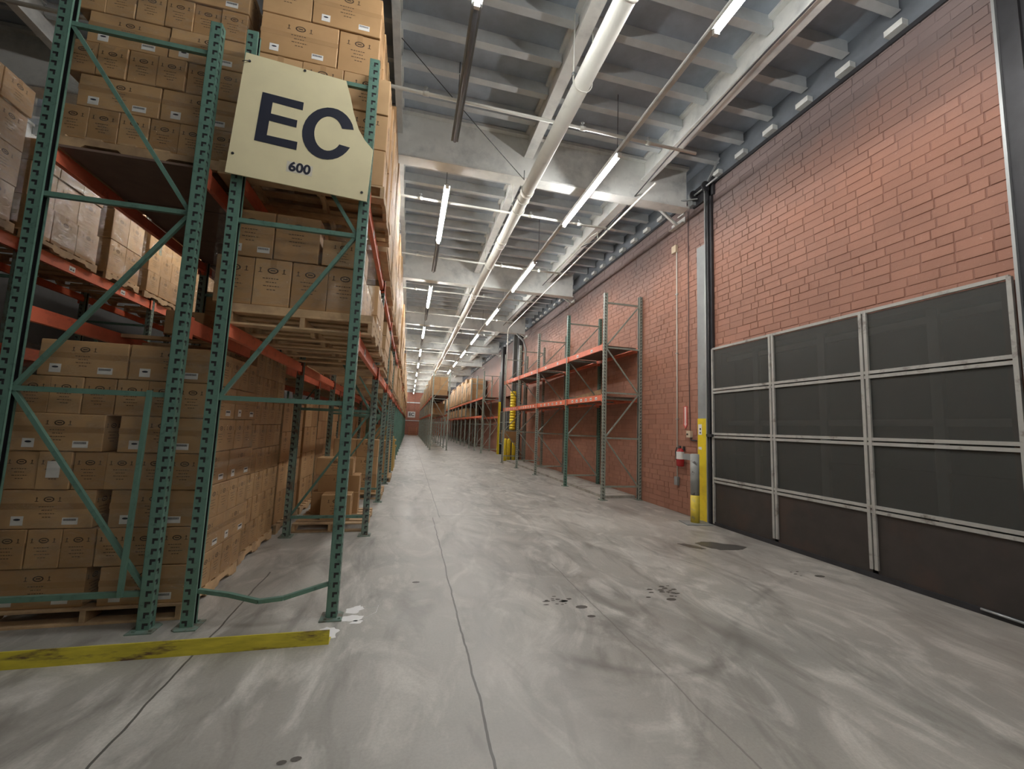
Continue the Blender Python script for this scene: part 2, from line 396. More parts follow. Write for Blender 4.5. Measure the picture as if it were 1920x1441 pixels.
# ceiling: deck, joists between beams, girders across
ceil = obj('ceiling', MB().box((-12, -8, 7.05), (6, 64, 7.25)), CDECK, kind='structure')
BX = [-7.4, -5.12, -2.8, -0.46, 1.86, 4.30, XW + 0.06]
GIRD = [0.95 + 6.13 * i for i in range(-1, 11)]
jy = []
for g in range(len(GIRD) - 1):
    for i in range(1, 10): jy.append(GIRD[g] + 0.613 * i)
jc = {}
far = MB()
for y in jy:
    for i in range(len(BX) - 1):
        x0, x1 = BX[i] + 0.04, BX[i + 1] - 0.04
        if 1.0 < y < 32 and i >= 2 and not (i == 2 and y < 9):
            if i not in jc:
                L = x1 - x0
                mm = MB().box((0, -0.035, 0), (L, 0.035, 0.19)).box((0, -0.055, -0.012), (L, 0.055, 0.0))
                jc[i] = mm.mesh('ceiling_joist', CJOIST)
            link('ceiling_joist', jc[i], ceil, (x0, y, 6.86))
        else: far.box((x0, y - 0.035, 6.86), (x1, y + 0.035, 7.05))
obj('far_joists', far, CJOIST, ceil, kind='stuff')
for i, x in enumerate(BX[:-1]):
    w = [0.12, 0.12, 0.12, 0.10, 0.17, 0.20][i]
    for g in range(len(GIRD) - 1):
        y0, y1 = GIRD[g] + 0.05, GIRD[g + 1] - 0.05
        mm = MB().box((x - w / 2, y0, 6.60), (x + w / 2, y1, 6.63)).box((x - w / 2, y0, 7.0), (x + w / 2, y1, 7.05)).box((x - 0.02, y0, 6.63), (x + 0.02, y1, 7.0))
        obj('ceiling_beam', mm, CBEAM, ceil)
for y in GIRD:
    mm = MB().box((-12, y - 0.13, 6.15), (XW - 0.25, y + 0.13, 6.18)).box((-12, y - 0.04, 6.18), (XW - 0.25, y + 0.04, 7.0)).box((-12, y - 0.13, 6.98), (XW - 0.25, y + 0.13, 7.04))
    g = obj('ceiling_girder', mm, CBEAM, ceil)
    obj('knee_brace', MB().bar((4.55, y + 0.35, 6.55), (XW - 0.02, y + 0.55, 6.12), 0.05), CBEAM, g)
    obj('wall_bracket', MB().box((XW - 0.03, y + 0.32, 6.12), (XW - 0.012, y + 0.78, 6.24)).box((XW - 0.10, y + 0.32, 6.10), (XW - 0.012, y + 0.78, 6.12)), CBEAM, g)
mm = MB()
for y in jy:
    if 0 < y < 40: mm.box((XW - 0.05, y - 0.10, 6.60), (XW + 0.05, y + 0.10, 6.68))
obj('joist_bearing', mm, CBEAM, ceil, kind='stuff')

# ------------------------------------------------------------------ tube lights
rail = thing('lighting_rail', 'long white steel rail carrying the lamp row nearest the brick wall', 'rail', (2.98, 0, 6.02))
obj('strut', MB().box((-0.03, -2, 0), (0.03, 60, 0.06)), CBEAM, rail)
for i in range(0, 14):
    obj('hanger_rod', MB().tube([(0, 1.5 + 4.2 * i, 0.05), (0, 1.5 + 4.2 * i, 1.03)], 0.006, 5), CABLE, rail)
DTUBE = M('unlit_tube', (0.16, 0.17, 0.19), 0.3, mottled=0.05)
def lamp(x, y0, n, row, tail=0.0, house_up=True):
    t = thing('tube_light', 'lit tube light, %s along the row %s' % (ORD[n], row), 'ceiling light', (x, y0, 5.95), group='tube lights ' + row)
    L = 2.44
    obj('housing', MB().prism([(-0.055, 0.03), (0.055, 0.03), (0.03, 0.065), (-0.03, 0.065)], (0, 0, 0), (1, 0, 0), (0, 0, 1), (0, L + tail, 0)), GALV if tail == 0 else GREYP, t)
    obj('tube', MB().tube([(0, 0.02, 0), (0, L - 0.02, 0)], 0.027, 10), TUBEM, t)
    obj('end_socket', MB().box((-0.03, -0.02, -0.03), (0.03, 0.02, 0.04)), WHITE, t); obj('end_socket', MB().box((-0.03, L - 0.02, -0.03), (0.03, L + 0.02, 0.04)), WHITE, t)
    if tail: obj('dark_tube', MB().tube([(0, L + 0.03, 0), (0, L + tail - 0.05, 0)], 0.026, 10), DTUBE, t, label='unlit dark tube behind the lit one')
    if tail:
        for yy in (0.3, L + tail - 0.3): obj('hanger_rod', MB().tube([(0, yy, 0.06), (0, yy, 1.10)], 0.006, 5), CABLE, t)
for n in range(11):
    if n == 0: lamp(0.42, 1.47, 0, 'above the main racking aisle, added unseen fill', 2.2)
    else: lamp(0.42, 7.34 + 5.78 * (n - 1), n, 'above the main racking aisle, added unseen fill', 2.05)
for n in range(13): lamp(2.98, 1.05 + 4.58 * n, n, 'beside the brick wall, added unseen fill')
lamp(0.42, -6.6, 11, 'above the main racking aisle, added unseen fill', 0.0); lamp(2.98, -3.53, 13, 'beside the brick wall, added unseen fill')  # unseen tubes added behind the camera as fill for the front faces
for n in range(6): lamp(-3.7, 8.3 + 5.8 * n, n, 'over the aisle behind the green frames', 2.05)

# ------------------------------------------------------------------ pipes
sp = thing('sprinkler_main', 'big cream sprinkler main running overhead down the hall', 'pipe', (1.84, 0, 5.90))
obj('pipe', MB().tube([(0, -2, 0), (0, 48, 0)], 0.108, 20), PIPE, sp)
for y in (3.0, 6.9, 9.0, 13.0, 17.0, 21.5, 26.0, 31.0):
    obj('coupling', MB().tube([(0, y, 0), (0, y + 0.10, 0)], 0.122, 20).tube([(0, y + 0.30, 0), (0, y + 0.33, 0)], 0.122, 20), PIPE, sp)
for y in (4.45, 7.6, 10.6, 13.8, 16.8, 20, 23, 26, 29):
    ring = MB()
    pts = [(0.125 * math.cos(a), y, 0.125 * math.sin(a)) for a in [PI + PI * k / 12 for k in range(13)]]
    ring.tube([(-0.125, y, 0.9)] + pts + [(0.125, y, 0.9)], 0.008, 6)
    h = obj('pipe_hanger', ring, PIPE, sp)
    obj('hanger_nut', MB().tube([(-0.125, y, 0.06), (-0.125, y, 0.10)], 0.022, 6).tube([(0.125, y, 0.06), (0.125, y, 0.10)], 0.022, 6), GALV, h)
for i, y in enumerate((5.4, 8.12, 11.0, 13.9, 16.9, 19.9, 22.9, 26, 29, 32, 35)):
    t = thing('sprinkler_branch', 'thin cream sprinkler branch crossing the ceiling, %s from the near end' % ORD[i], 'pipe', (0, y, 6.08), group='sprinkler branches')
    obj('pipe', MB().tube([(-6, 0, 0), (4.2, 0, 0)], 0.024, 10), PIPE, t)
    obj('riser', MB().tube([(1.84, 0, 0), (1.84, 0, -0.08)], 0.03, 8), PIPE, t)
    for x in (-0.05, 2.25, 3.35):
        hd = obj('sprinkler_head', MB().tube([(x, 0, 0), (x, 0, 0.09)], 0.012, 6).tube([(x, 0, 0.085), (x, 0, 0.09)], 0.028, 8), GALV, t)
        obj('tee', MB().tube([(x - 0.04, 0, 0), (x + 0.04, 0, 0)], 0.034, 10), PIPE, t)
cnd = thing('white_conduit', 'white conduit under the roof beam that drops to the floor by the far yellow posts', 'conduit', (0, 0, 0))
obj('conduit', MB().tube([(4.00, 6.2, 6.02), (4.02, 10, 6.02), (4.08, 17.7, 6.02), (4.10, 17.9, 5.98), (4.10, 18.0, 5.85), (4.10, 18.0, 0.0)], 0.020, 8), PIPE, cnd)
obj('coupling', MB().tube([(4.01, 8.0, 6.02), (4.01, 8.08, 6.02)], 0.028, 8), GALV, cnd)
obj('branch_loop', MB().tube([(4.02, 8.6, 6.02), (4.02, 8.6, 6.22), (4.02, 9.0, 6.30), (4.15, 12, 6.45)], 0.012, 6), PIPE, cnd)
cb = thing('sagging_cable', 'dark cable sagging along the white roof beam near the brick wall', 'cable', (0, 0, 0))
obj('cable', MB().tube([(4.18, 1, 6.56), (4.18, 4, 6.55), (4.2, 6.2, 6.5), (4.1, 6.9, 6.3), (3.95, 7.6, 6.05), (4.0, 8.6, 6.03), (4.14, 10, 6.45), (4.15, 20, 6.5)], 0.012, 6), CABLE, cb)
wb = thing('brace_wire', 'thin dark brace wire slanting from the sprinkler main up to the ceiling', 'wire', (0, 0, 0))
obj('wire', MB().tube([(1.72, 6.75, 5.98), (0.75, 6.0, 6.22), (-0.4, 5.2, 6.62)], 0.006, 5), CABLE, wb)
obj('hanger_hook', MB().tube([(1.72, 6.75, 5.98), (1.72, 6.75, 6.15)], 0.012, 6), GALV, wb)

# ------------------------------------------------------------------ pallet racking
PW, PD, PH = 0.085, 0.075, 4.97       # post width (x), depth (y), height
def post_mesh(mat, slots=True, H=PH, name='post'):
    """C-section post, outer face towards +x, open side towards -x, hook slots in the faces"""
    m = MB(); w, d = PW / 2, PD / 2; pitch = 0.0762
    if not slots:
        m.box((-w, -d, 0), (w, d, H)); return m.mesh(name, mat)
    us = [0, 0.12, 0.38, 0.56, 1.0]; vsr = [0, 0.22, 0.52, 0.76, 1.0]
    def face(o, ax, W_, flip=False):
        n = int(H / pitch); o = Vector(o); ax = Vector(ax)
        for k in range(n):
            for j in range(4):
                for i in range(4):
                    if (j == 2 and i in (1, 2)) or (j == 1 and i == 2): continue
                    b = len(m.v)
                    for (u, v) in ((us[i], vsr[j]), (us[i + 1], vsr[j]), (us[i + 1], vsr[j + 1]), (us[i], vsr[j + 1])):
                        p = o + ax * (u * W_); m.v.append((p.x, p.y, (k + v) * pitch))
                    m.face((b, b + 1, b + 2, b + 3))
        if n * pitch < H:
            b = len(m.v); q = o + ax * W_
            m.v += [(o.x, o.y, n * pitch), (q.x, q.y, n * pitch), (q.x, q.y, H), (o.x, o.y, H)]; m.face((b, b + 1, b + 2, b + 3))
    face((w, -d, 0), (-1, 0, 0), PW); face((w, d, 0), (-1, 0, 0), PW)
    face((w, -d, 0), (0, 1, 0), PD)
    # black liner paints slot shade onto bare inner steel; returned lips at open side
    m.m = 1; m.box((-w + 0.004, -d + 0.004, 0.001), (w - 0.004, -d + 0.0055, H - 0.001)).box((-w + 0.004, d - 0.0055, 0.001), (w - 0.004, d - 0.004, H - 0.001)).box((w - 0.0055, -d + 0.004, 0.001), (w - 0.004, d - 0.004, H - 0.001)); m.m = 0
    m.box((-w, -d, 0), (-w + 0.004, -d + 0.018, H)); m.box((-w, d - 0.018, 0), (-w + 0.004, d, H))
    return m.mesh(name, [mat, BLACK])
def frame_parts(rack, y, xf, xb, zs, diag, pm, mat, front_out=1, bent=False, H=PH, skew=0.0, ny=0.0):
    """xf = post whose outer face looks to +x (front_out=1) or -x; xb = the other one"""
    for x, out in ((xf, front_out), (xb, -front_out)):
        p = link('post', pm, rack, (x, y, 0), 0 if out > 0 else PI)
        link('foot_plate', FOOT[0], p, (0, 0, 0))
    a, b = min(xf, xb) + PW / 2, max(xf, xb) - PW / 2
    for i, z in enumerate(zs):
        if bent and i == 0:
            mb = MB().path([(a, y, z), (a + 0.22, y - 0.02, z - 0.035), (a + 0.45, y - 0.09, z - 0.07), (a + 0.62, y - 0.08, z - 0.06), (b, y - 0.01, z + 0.01)], 0.032, 0.03)
            obj('horizontal_brace', mb, mat, rack, label='bent and sagging green bottom brace')
        else: obj('horizontal_brace', MB().bar((a - 0.02, y, z), (b + 0.02, y, z), 0.032, 0.038), mat, rack)
    for (x0, z0, x1, z1) in diag:
        xa = a if x0 == 0 else b; xc = a if x1 == 0 else b
        obj('diagonal_brace', MB().bar((xa, y + 0.005, z0), (xc, y + 0.005, z1), 0.03, 0.03, up=(0, 1, 0)), mat, rack)
fm = MB().prism([(-0.085, -0.09), (0.085, -0.09), (0.085, 0.06), (0.05, 0.09), (-0.085, 0.09)], (0, 0, 0.0), (1, 0, 0), (0, 1, 0), (0, 0, 0.009))
fm.box((-0.05, -0.07, 0.009), (-0.03, -0.05, 0.022)).box((0.055, -0.07, 0.009), (0.075, -0.05, 0.022))
FOOT = [fm.mesh('foot_plate', GREEN3)]
BEAMC = {}
def beam(rack, x, y0, y1, ztop, side, h=0.12, mat=None, stickers=0, srnd=None):
    """step beam along y: side=+1 outer face looks to +x"""
    mat = mat or ORANGE; L = y1 - y0
    key = (round(L, 3), side, round(h, 3), mat.name)
    if key not in BEAMC:
        prof = [(0.022, -h), (0.022, -0.0), (-0.004, 0.0), (-0.004, -0.035), (-0.022, -0.035), (-0.022, -h)]
        BEAMC[key] = MB().prism([(px * side, pz) for px, pz in prof][:: side], (0, 0, 0), (1, 0, 0), (0, 0, 1), (0, L, 0)).mesh('beam', mat)
        if 'con' + str(side) not in BEAMC:
            c = MB(); c.box((0.0425 * side - 0.002 if side > 0 else -0.0445, -0.002, -0.15), (0.0445 if side > 0 else -0.0405, 0.045, 0.03)); c.box((-0.03, -0.004, -0.15), (0.04, 0.0, 0.03))
            BEAMC['con' + str(side)] = c.mesh('end_connector', mat)
    b = link('beam', BEAMC[key], rack, (x, y0, ztop))
    link('end_connector', BEAMC['con' + str(side)], b, (0, 0.0, -0.02))
    o = link('end_connector', BEAMC['con' + str(side)], b, (0, L - 0.0, -0.02)); o.scale = (1, -1, 1)
    for k in range(stickers):
        yy = 0.2 + (L - 0.45) * (k + 0.5) / max(1, stickers)
        link('location_label', STK(side, k), b, (0.0225 * side, yy, -h * 0.55))
    return b
_st = {}
def STK(side, k):
    key = (side, k % 3)
    if key not in _st:
        m = MB(); m.m = 0; m.box((0, -0.055, -0.036), (0.0012 * side, 0.055, 0.036)); m.m = 1
        x = 0.0016 * side
        for a, b_ in ((-0.035, -0.012), (-0.002, 0.006), (0.014, 0.034)):
            m.box((0, a, -0.02), (x, b_, 0.004 + 0.004 * (k % 3)))
        _st[key] = m.mesh('location_label', [WHITE, INKB])
    return _st[key]

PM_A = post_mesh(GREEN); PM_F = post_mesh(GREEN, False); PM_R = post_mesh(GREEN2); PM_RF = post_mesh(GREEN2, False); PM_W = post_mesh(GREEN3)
ZS = [0.26, 1.75, 3.25, 4.69]
FR_Y = [3.82 + 2.6 * i for i in range(22)]
XD, XC, XB, XA = -0.515, -1.535, -1.815, -2.86
L1Z, L2Z = 2.39, 3.70

# aisle-side run
r1 = thing('pallet_rack', 'green pallet racking run beside the main aisle, end frame carrying the cream sign', 'rack', (0, 0, 0))
for i, y in enumerate(FR_Y):
    hd = y < 15
    dg = [(0, 1.76, 1, 3.26), (1, 3.26, 0, 4.68)] if i == 0 else [(0, 0.3, 1, 1.74), (1, 1.76, 0, 3.24), (0, 3.26, 1, 4.68)]
    frame_parts(r1, y, XD, XC, ZS, dg, (PM_A if i == 0 else PM_W) if hd else PM_F, GREEN, 1, bent=(i == 0))
    if i + 1 < len(FR_Y):
        y0, y1 = y + PD / 2, FR_Y[i + 1] - PD / 2
        for z in (L1Z, L2Z):
            beam(r1, XD, y0, y1, z, 1, stickers=2 if i < 4 else 0)
            if i < 8: beam(r1, XC, y0, y1, z, -1)
# second run, back to back
r2 = thing('pallet_rack', 'green pallet racking run behind the sign run, its end frame wholly braced', 'rack', (0, 0, 0))
for i, y in enumerate(FR_Y[:9]):
    frame_parts(r2, y, XB, XA, ZS, [(0, 4.68, 1, 3.26), (1, 3.24, 0, 1.77), (0, 1.73, 1, 0.30)], (PM_A if i == 0 else PM_W) if i < 4 else PM_F, GREEN, 1)
    if i < 8:
        y0, y1 = y + PD / 2, FR_Y[i + 1] - PD / 2
        for z in (L1Z, L2Z - 0.02):
            beam(r2, XB, y0, y1, z, 1); beam(r2, XA, y0, y1, z, -1)
        for k in range(3 if i < 4 else 0):
            obj('shelf_panel', MB().box((XA + 0.03, y0 + 0.02 + k * 0.84, L2Z - 0.02), (XB - 0.03, y0 + 0.84 + k * 0.84, L2Z + 0.0)), DECK, r2)
obj('hanging_strut', MB().bar((-1.965, 3.80, 1.78), (-1.985, 3.79, 0.25), 0.03), GREEN, r2, label='loose vertical green strut')
for y in (4.9, 5.35): obj('pallet_support', MB().box((XA + 0.02, y, L1Z - 0.04), (XB - 0.02, y + 0.09, L1Z - 0.005)), WOOD, r2)
# run across the next aisle
X3 = -4.92
r3 = thing('pallet_rack', 'green and orange racking run across the next aisle, behind the green end frames', 'rack', (0, 0, 0))
for i in range(8):
    y = 3.7 + 2.75 * i
    frame_parts(r3, y, X3, X3 - 1.05, ZS, [(0, 0.3, 1, 1.74), (1, 1.76, 0, 3.24)], PM_W if i < 4 else PM_F, GREEN, 1)
    if i < 7:
        for z in (L1Z, L2Z + 0.03): beam(r3, X3, y + PD / 2, y + 2.75 - PD / 2, z, 1, h=0.15, stickers=2); beam(r3, X3 - 1.05, y + PD / 2, y + 2.75 - PD / 2, z, -1)
        obj('shelf_panel', MB().box((X3 - 1.0, y + 0.1, L1Z), (X3 - 0.03, y + 2.6, L1Z + 0.02)), DECK, r3)

# rack along the brick wall
RY = [9.11, 11.36, 14.0, 16.33, 18.65]
def rx(y): return 4.50 - 0.030 * (y - 9.11)
r4 = thing('pallet_rack', 'empty grey-green rack with orange beams standing against the red brick wall', 'rack', (0, 0, 0))
ZR = [0.31, 1.44, 2.52, 3.62, 4.73]
for i, y in enumerate(RY):
    xf = rx(y); xb = min(xf + 1.03 - (0.06 if i == 0 else 0), XW - 0.06)
    frame_parts(r4, y, xf, xb, ZR, [(1, 0.33, 0, 1.42), (0, 1.46, 1, 2.5), (1, 2.54, 0, 3.6), (0, 3.66, 1, 4.7)], PM_R if i != 1 else PM_A, GREEN2, -1, H=PH)
    if i < 4:
        y0, y1 = y + PD / 2, RY[i + 1] - PD / 2
        xm = (rx(y0) + rx(y1)) / 2
        for z, n in ((2.47, 6), (3.71, 2)):
            bm_ = beam(r4, xm, y0, y1, z, -1, h=0.14, stickers=n); bm_.rotation_euler = (0, 0, 0.030)
            bm_.location.x = rx(y0)
            b2 = beam(r4, xb, y0, y1, z - 0.02, 1, h=0.11); b2.rotation_euler = (0, 0, 0.030)
        for k in range(4):
            ya = y0 + 0.03 + k * (y1 - y0 - 0.06) / 4; yb = ya + (y1 - y0 - 0.06) / 4 - 0.012
            obj('shelf_panel', MB().box((rx(ya) + 0.03, ya, 3.67), (xb - 0.05, yb, 3.685)), DECK, r4)
            obj('shelf_panel', MB().box((rx(ya) + 0.03, ya, 2.43), (xb - 0.05, yb, 2.445)), DECK, r4)
            obj('pallet_support', MB().bar((rx(ya) + 0.03, ya + 0.12, 2.395), (xb - 0.03, ya + 0.12, 2.395), 0.05, 0.05), ORANGE if k % 2 else GREEN2, r4)
obj('fallen_board', MB().bar((5.3, 10.9, 2.72), (5.33, 13.4, 2.60), 0.03, 0.14), WOOD, r4)

# far runs
def far_run(name_label, xa, xb, ys, levels, stick=False):
    r = thing('pallet_rack', name_label, 'rack', (0, 0, 0))
    for i, y in enumerate(ys):
        frame_parts(r, y, xa, xb, [0.26, 1.75, 3.25, 4.69], [(0, 0.3, 1, 1.74), (1, 1.76, 0, 3.24)] + ([(0, 3.26, 1, 4.68)] if i < 2 else []), PM_RF, GREEN2, -1)
        if i + 1 < len(ys):
            for z in levels:
                beam(r, xa, y + PD / 2, ys[i + 1] - PD / 2, z, -1); beam(r, xb, y + PD / 2, ys[i + 1] - PD / 2, z, 1)
            obj('shelf_panel', MB().box((xa + 0.03, y + 0.06, levels[-1] - 0.02), (xb - 0.03, ys[i + 1] - 0.06, levels[-1] + 0.0)), DECK, r)
    return r
far_run('grey-green rack run in the middle of the hall, boxes along its top shelf', 1.38, 2.42, [27.0 + 2.6 * i for i in range(13)], (2.30, 3.50))
far_run('far wall rack with orange beams beyond the black door track', 4.30, 5.30, [24.9 + 2.6 * i for i in range(13)], (2.26, 3.40))

# ------------------------------------------------------------------ pallets
PB = {}
def pallet(x0, y0, z, wx, wy, label, along='x', group=None, notch=False):
    """along = direction of the stringers"""
    t = thing('wooden_pallet', label, 'pallet', (x0, y0, z), group=group)
    if along == 'x': LS, LD = wx, wy
    else: LS, LD = wy, wx
    key = (round(LS, 2), round(LD, 2), along)
    if key not in PB:
        h0, h1 = 0.018, 0.105
        poly = [(0, h0), (LS * 0.16, h0), (LS * 0.19, h0 + 0.035), (LS * 0.36, h0 + 0.035), (LS * 0.39, h0), (LS * 0.61, h0), (LS * 0.64, h0 + 0.035), (LS * 0.81, h0 + 0.035), (LS * 0.84, h0), (LS, h0), (LS, h1), (0, h1)]
        if along == 'x':
            st = MB().prism(poly, (0, 0.038, 0), (1, 0, 0), (0, 0, 1), (0, -0.038, 0)).mesh('stringer', WOOD)
            bd = bevelled(MB().box((0, 0, 0), (0.115, LD, 0.018)), 'deck_board', WOOD, 0.002)
        else:
            st = MB().prism(poly, (0, 0, 0), (0, 1, 0), (0, 0, 1), (0.038, 0, 0)).mesh('stringer', WOOD)
            bd = bevelled(MB().box((0, 0, 0), (LD, 0.115, 0.018)), 'deck_board', WOOD, 0.002)
        PB[key] = (st, bd)
    st, bd = PB[key]
    for k in range(3):
        q = k * (LD - 0.038) / 2
        link('stringer', st, t, (0, q, 0) if along == 'x' else (q, 0, 0))
    for k in range(6):
        q = k * (LS - 0.115) / 5
        link('deck_board', bd, t, (q, 0, 0.105) if along == 'x' else (0, q, 0.105))
    for k in range(3):
        q = k * (LS - 0.115) / 2
        link('bottom_board', bd, t, (q, 0, 0.0) if along == 'x' else (0, q, 0.0))
    return t
PZ = 0.123

# ------------------------------------------------------------------ cartons
def carton_proto(dx, dy, dz, kind):
    body = bevelled(MB().box((-dx / 2, -dy / 2, 0), (dx / 2, dy / 2, dz)), 'cardboard_carton', CARD, 0.005)
    ch = []
    m = MB()
    e = 0.0008
    def mark_front(cx, cz, s, txt=True):
        y = -dy / 2 - e
        def quad(x0, z0, x1, z1):
            b = len(m.v); m.v += [(x0, y, z0), (x1, y, z0), (x1, y, z1), (x0, y, z1)]; m.face((b, b + 1, b + 2, b + 3))
        n = 14; b = len(m.v)
        for k in range(n):
            a = 2 * PI * k / n
            m.v.append((cx + s * math.cos(a), y, cz + 0.62 * s * math.sin(a))); m.v.append((cx + 0.72 * s * math.cos(a), y, cz + 0.40 * s * math.sin(a)))
        for k in range(n):
            j = (k + 1) % n; m.face((b + 2 * k, b + 2 * j, b + 2 * j + 1, b + 2 * k + 1))
        quad(cx - s * 0.45, cz - s * 0.12, cx + s * 0.45, cz + s * 0.14)
        for sx in (-2.3, 1.9):
            quad(cx + s * sx, cz - s * 0.45, cx + s * sx + s * 0.16, cz + s * 0.5); quad(cx + s * sx - s * 0.25, cz - s * 0.5, cx + s * sx + s * 0.42, cz - s * 0.38)
            quad(cx + s * sx - s * 0.12, cz + s * 0.25, cx + s * sx + s * 0.28, cz + s * 0.36)
        if txt:
            for k, (w0, w1) in enumerate(((-1.7, 1.2), (-1.1, 0.9), (-1.5, 1.5), (-0.8, 0.7))):
                zz = cz - s * (1.7 + 0.75 * k)
                if zz > 0.03:
                    x = w0
                    while x < w1:
                        ww = 0.25 + 0.3 * ((k * 7 + int(x * 10)) % 3) / 2
                        quad(cx + s * x, zz, cx + s * min(x + ww, w1), zz + s * 0.16); x += ww + 0.14
    def rot_side(fn, sgn):
        # build on the x-end faces by swapping axes
        b0 = len(m.v); fn()
        for i in range(b0, len(m.v)):
            x, y, z = m.v[i]; m.v[i] = (sgn * (dx / 2 + e), sgn * x, z)
    s = 0.034 if dz < 0.35 else 0.045
    mark_front(0.0, dz * 0.76, s)
    if kind == 'long':
        for sg in (1, -1): rot_side(lambda: mark_front(0.0, dz * 0.72, s * 0.95), sg)
    else: rot_side(lambda: mark_front(0.0, dz * 0.74, s), 1)
    ch.append(('printed_mark', m.mesh('printed_mark', INK)))
    if kind in ('long', 'big'):
        y = -dy / 2 - 0.0015
        a = MB(); a.m = 0; a.box((-dx * 0.37, y, dz * 0.09), (-dx * 0.37 + 0.075, -dy / 2, dz * 0.09 + 0.068)); a.m = 1
        nn = 10; b = len(a.v)
        for k in range(nn): a.v.append((-dx * 0.37 + 0.038 + 0.022 * math.cos(2 * PI * k / nn), y - 0.0006, dz * 0.09 + 0.043 + 0.008 * math.sin(2 * PI * k / nn)))
        a.face(tuple(b + k for k in range(nn)))
        ch.append(('square_sticker', a.mesh('square_sticker', [WHITE, INKB])))
        a = MB(); a.m = 0; x0 = dx * 0.17; a.box((x0, y, dz * 0.10), (x0 + 0.10, -dy / 2, dz * 0.10 + 0.052)); a.m = 1
        x = x0 + 0.008
        while x < x0 + 0.09: a.box((x, y - 0.0006, dz * 0.10 + 0.028), (x + 0.003, y, dz * 0.10 + 0.045), skip='k'); x += 0.0055
        ch.append(('barcode_sticker', a.mesh('barcode_sticker', [WHITE, INKB])))
        t = MB(); t.box((-dx / 2 - 0.001, -dy / 2 - 0.0006, dz * 0.50), (dx / 2 + 0.001, -dy / 2, dz * 0.50 + 0.045))
        ch.append(('tape', t.mesh('tape', TAPE)))
    else:
        t = MB(); t.box((-dx / 2 - 0.001, -0.025, dz), (dx / 2 + 0.001, 0.025, dz + 0.0006)).box((dx / 2, -0.025, dz - 0.06), (dx / 2 + 0.001, 0.025, dz)).box((-0.025, -dy / 2 - 0.0007, dz - 0.07), (0.025, -dy / 2, dz))
        ch.append(('tape', t.mesh('tape', TAPE)))
    return body, ch
PROT = {}
NCART = [0]
def carton(x, y, z, dx, dy, dz, label, rz=0.0, kind='plain', group=None, stickers=True):
    key = (round(dx, 3), round(dy, 3), round(dz, 3), kind)
    if key not in PROT: PROT[key] = carton_proto(dx, dy, dz, kind)
    body, ch = PROT[key]
    NCART[0] += 1
    j = rnd.uniform(-0.008, 0.008)
    o = link('cardboard_carton', body, None, (x + rnd.uniform(-0.003, 0.003), y + j, z), rz + rnd.uniform(-0.008, 0.008), label=label, category='box')
    if group: o['group'] = group
    for n, me in ch:
        if not stickers and 'sticker' in n: continue
        link(n, me, o)
    return o
def wrap(x0, y0, z0, x1, y1, z1, label, seed=0):
    r = random.Random(seed); m = MB(); g = 0.012
    x0 -= g; y0 -= g; x1 += g; y1 += g
    def sheet(p, a, b):
        n = 14; base = len(m.v); p = Vector(p); a = Vector(a); b = Vector(b); nn = a.cross(b).normalized()
        for j in range(n + 1):
            for i in range(n + 1):
                e = 0 if i in (0, n) or j in (0, n) else r.uniform(-0.008, 0.011)
                m.v.append(tuple(p + a * (i / n) + b * (j / n) + nn * e))
        for j in range(n):
            for i in range(n):
                k = base + j * (n + 1) + i; m.face((k, k + 1, k + n + 2, k + n + 1), True)
    H = Vector((0, 0, z1 - z0))
    sheet((x0, y0, z0), (x1 - x0, 0, 0), H); sheet((x1, y0, z0), (0, y1 - y0, 0), H)
    sheet((x1, y1, z0), (x0 - x1, 0, 0), H); sheet((x0, y1, z0), (0, y0 - y1, 0), H)
    return obj('stretch_wrap', m, FILM, label=label, category='plastic wrap', group='stretch wrap round the pallet loads')

def brickload(xr, yf, z0, kinds, where, grp, lay0=0):
    """tight load of long cartons 0.585 x 0.21: kinds string of L (long faces to the front) / S (ends to the front)"""
    h = 0.291; LL, WW, HH = 0.583, 0.210, 0.286
    xl = xr - 1.29
    for li, kd in enumerate(kinds):
        z = z0 + li * h; lay = ORD[li] + ' layer'
        if kd == 'S':
            for k in range(6):
                xc = xr - 0.107 - k * 0.2155
                carton(xc, yf + LL / 2, z, LL, WW, HH, 'brown carton end, %s %s, %s from the aisle' % (lay, where, ORD[k]), PI / 2, 'long', grp)
            carton(xr - 0.107, yf + LL * 1.5 + 0.01, z, LL, WW, HH, 'rear brown carton, %s %s' % (lay, where), PI / 2, 'long', grp)
        else:
            sh = 0.0 if li % 4 else 0.01
            carton(xr - LL / 2, yf + WW / 2, z, LL, WW, HH, 'long two-sticker carton, %s %s, aisle half' % (lay, where), 0, 'long', grp)
            gap = 0.10 if li in (0, 2, 4) else 0.015
            carton(xr - LL * 1.5 - gap, yf + WW / 2, z, LL, WW, HH, 'long two-sticker carton, %s %s, inner half' % (lay, where), 0, 'long', grp)
            for k in range(1, 5):
                carton(xr - LL / 2, yf + WW / 2 + k * 0.2155, z, LL, WW, HH, 'brown carton, %s %s, %s back from the front' % (lay, where, ORD[k]), 0, 'long', grp)
# floor load behind the end frames
pallet(-2.93, 3.95, 0.0, 1.28, 1.10, 'wooden pallet on the floor under the big carton stack behind the end frames', 'y')
brickload(-1.645, 3.98, PZ, 'LSLSLSL', 'of the front floor stack', 'cartons of the front floor stack')
wrap(-2.93, 3.98, 0.15, -1.645, 5.07, 2.12, 'clear stretch wrap round the front floor stack of cartons', 1)
for o in [o for o in C.objects if o.get('label', '') == 'brown carton end, fourth layer of the front floor stack, fifth from the aisle']:
    obj('shipping_sheet', MB().box((-0.294, -0.038, 0.09), (-0.2925, 0.045, 0.215)), WHITE, o, label='large white paper sheet stuck on')
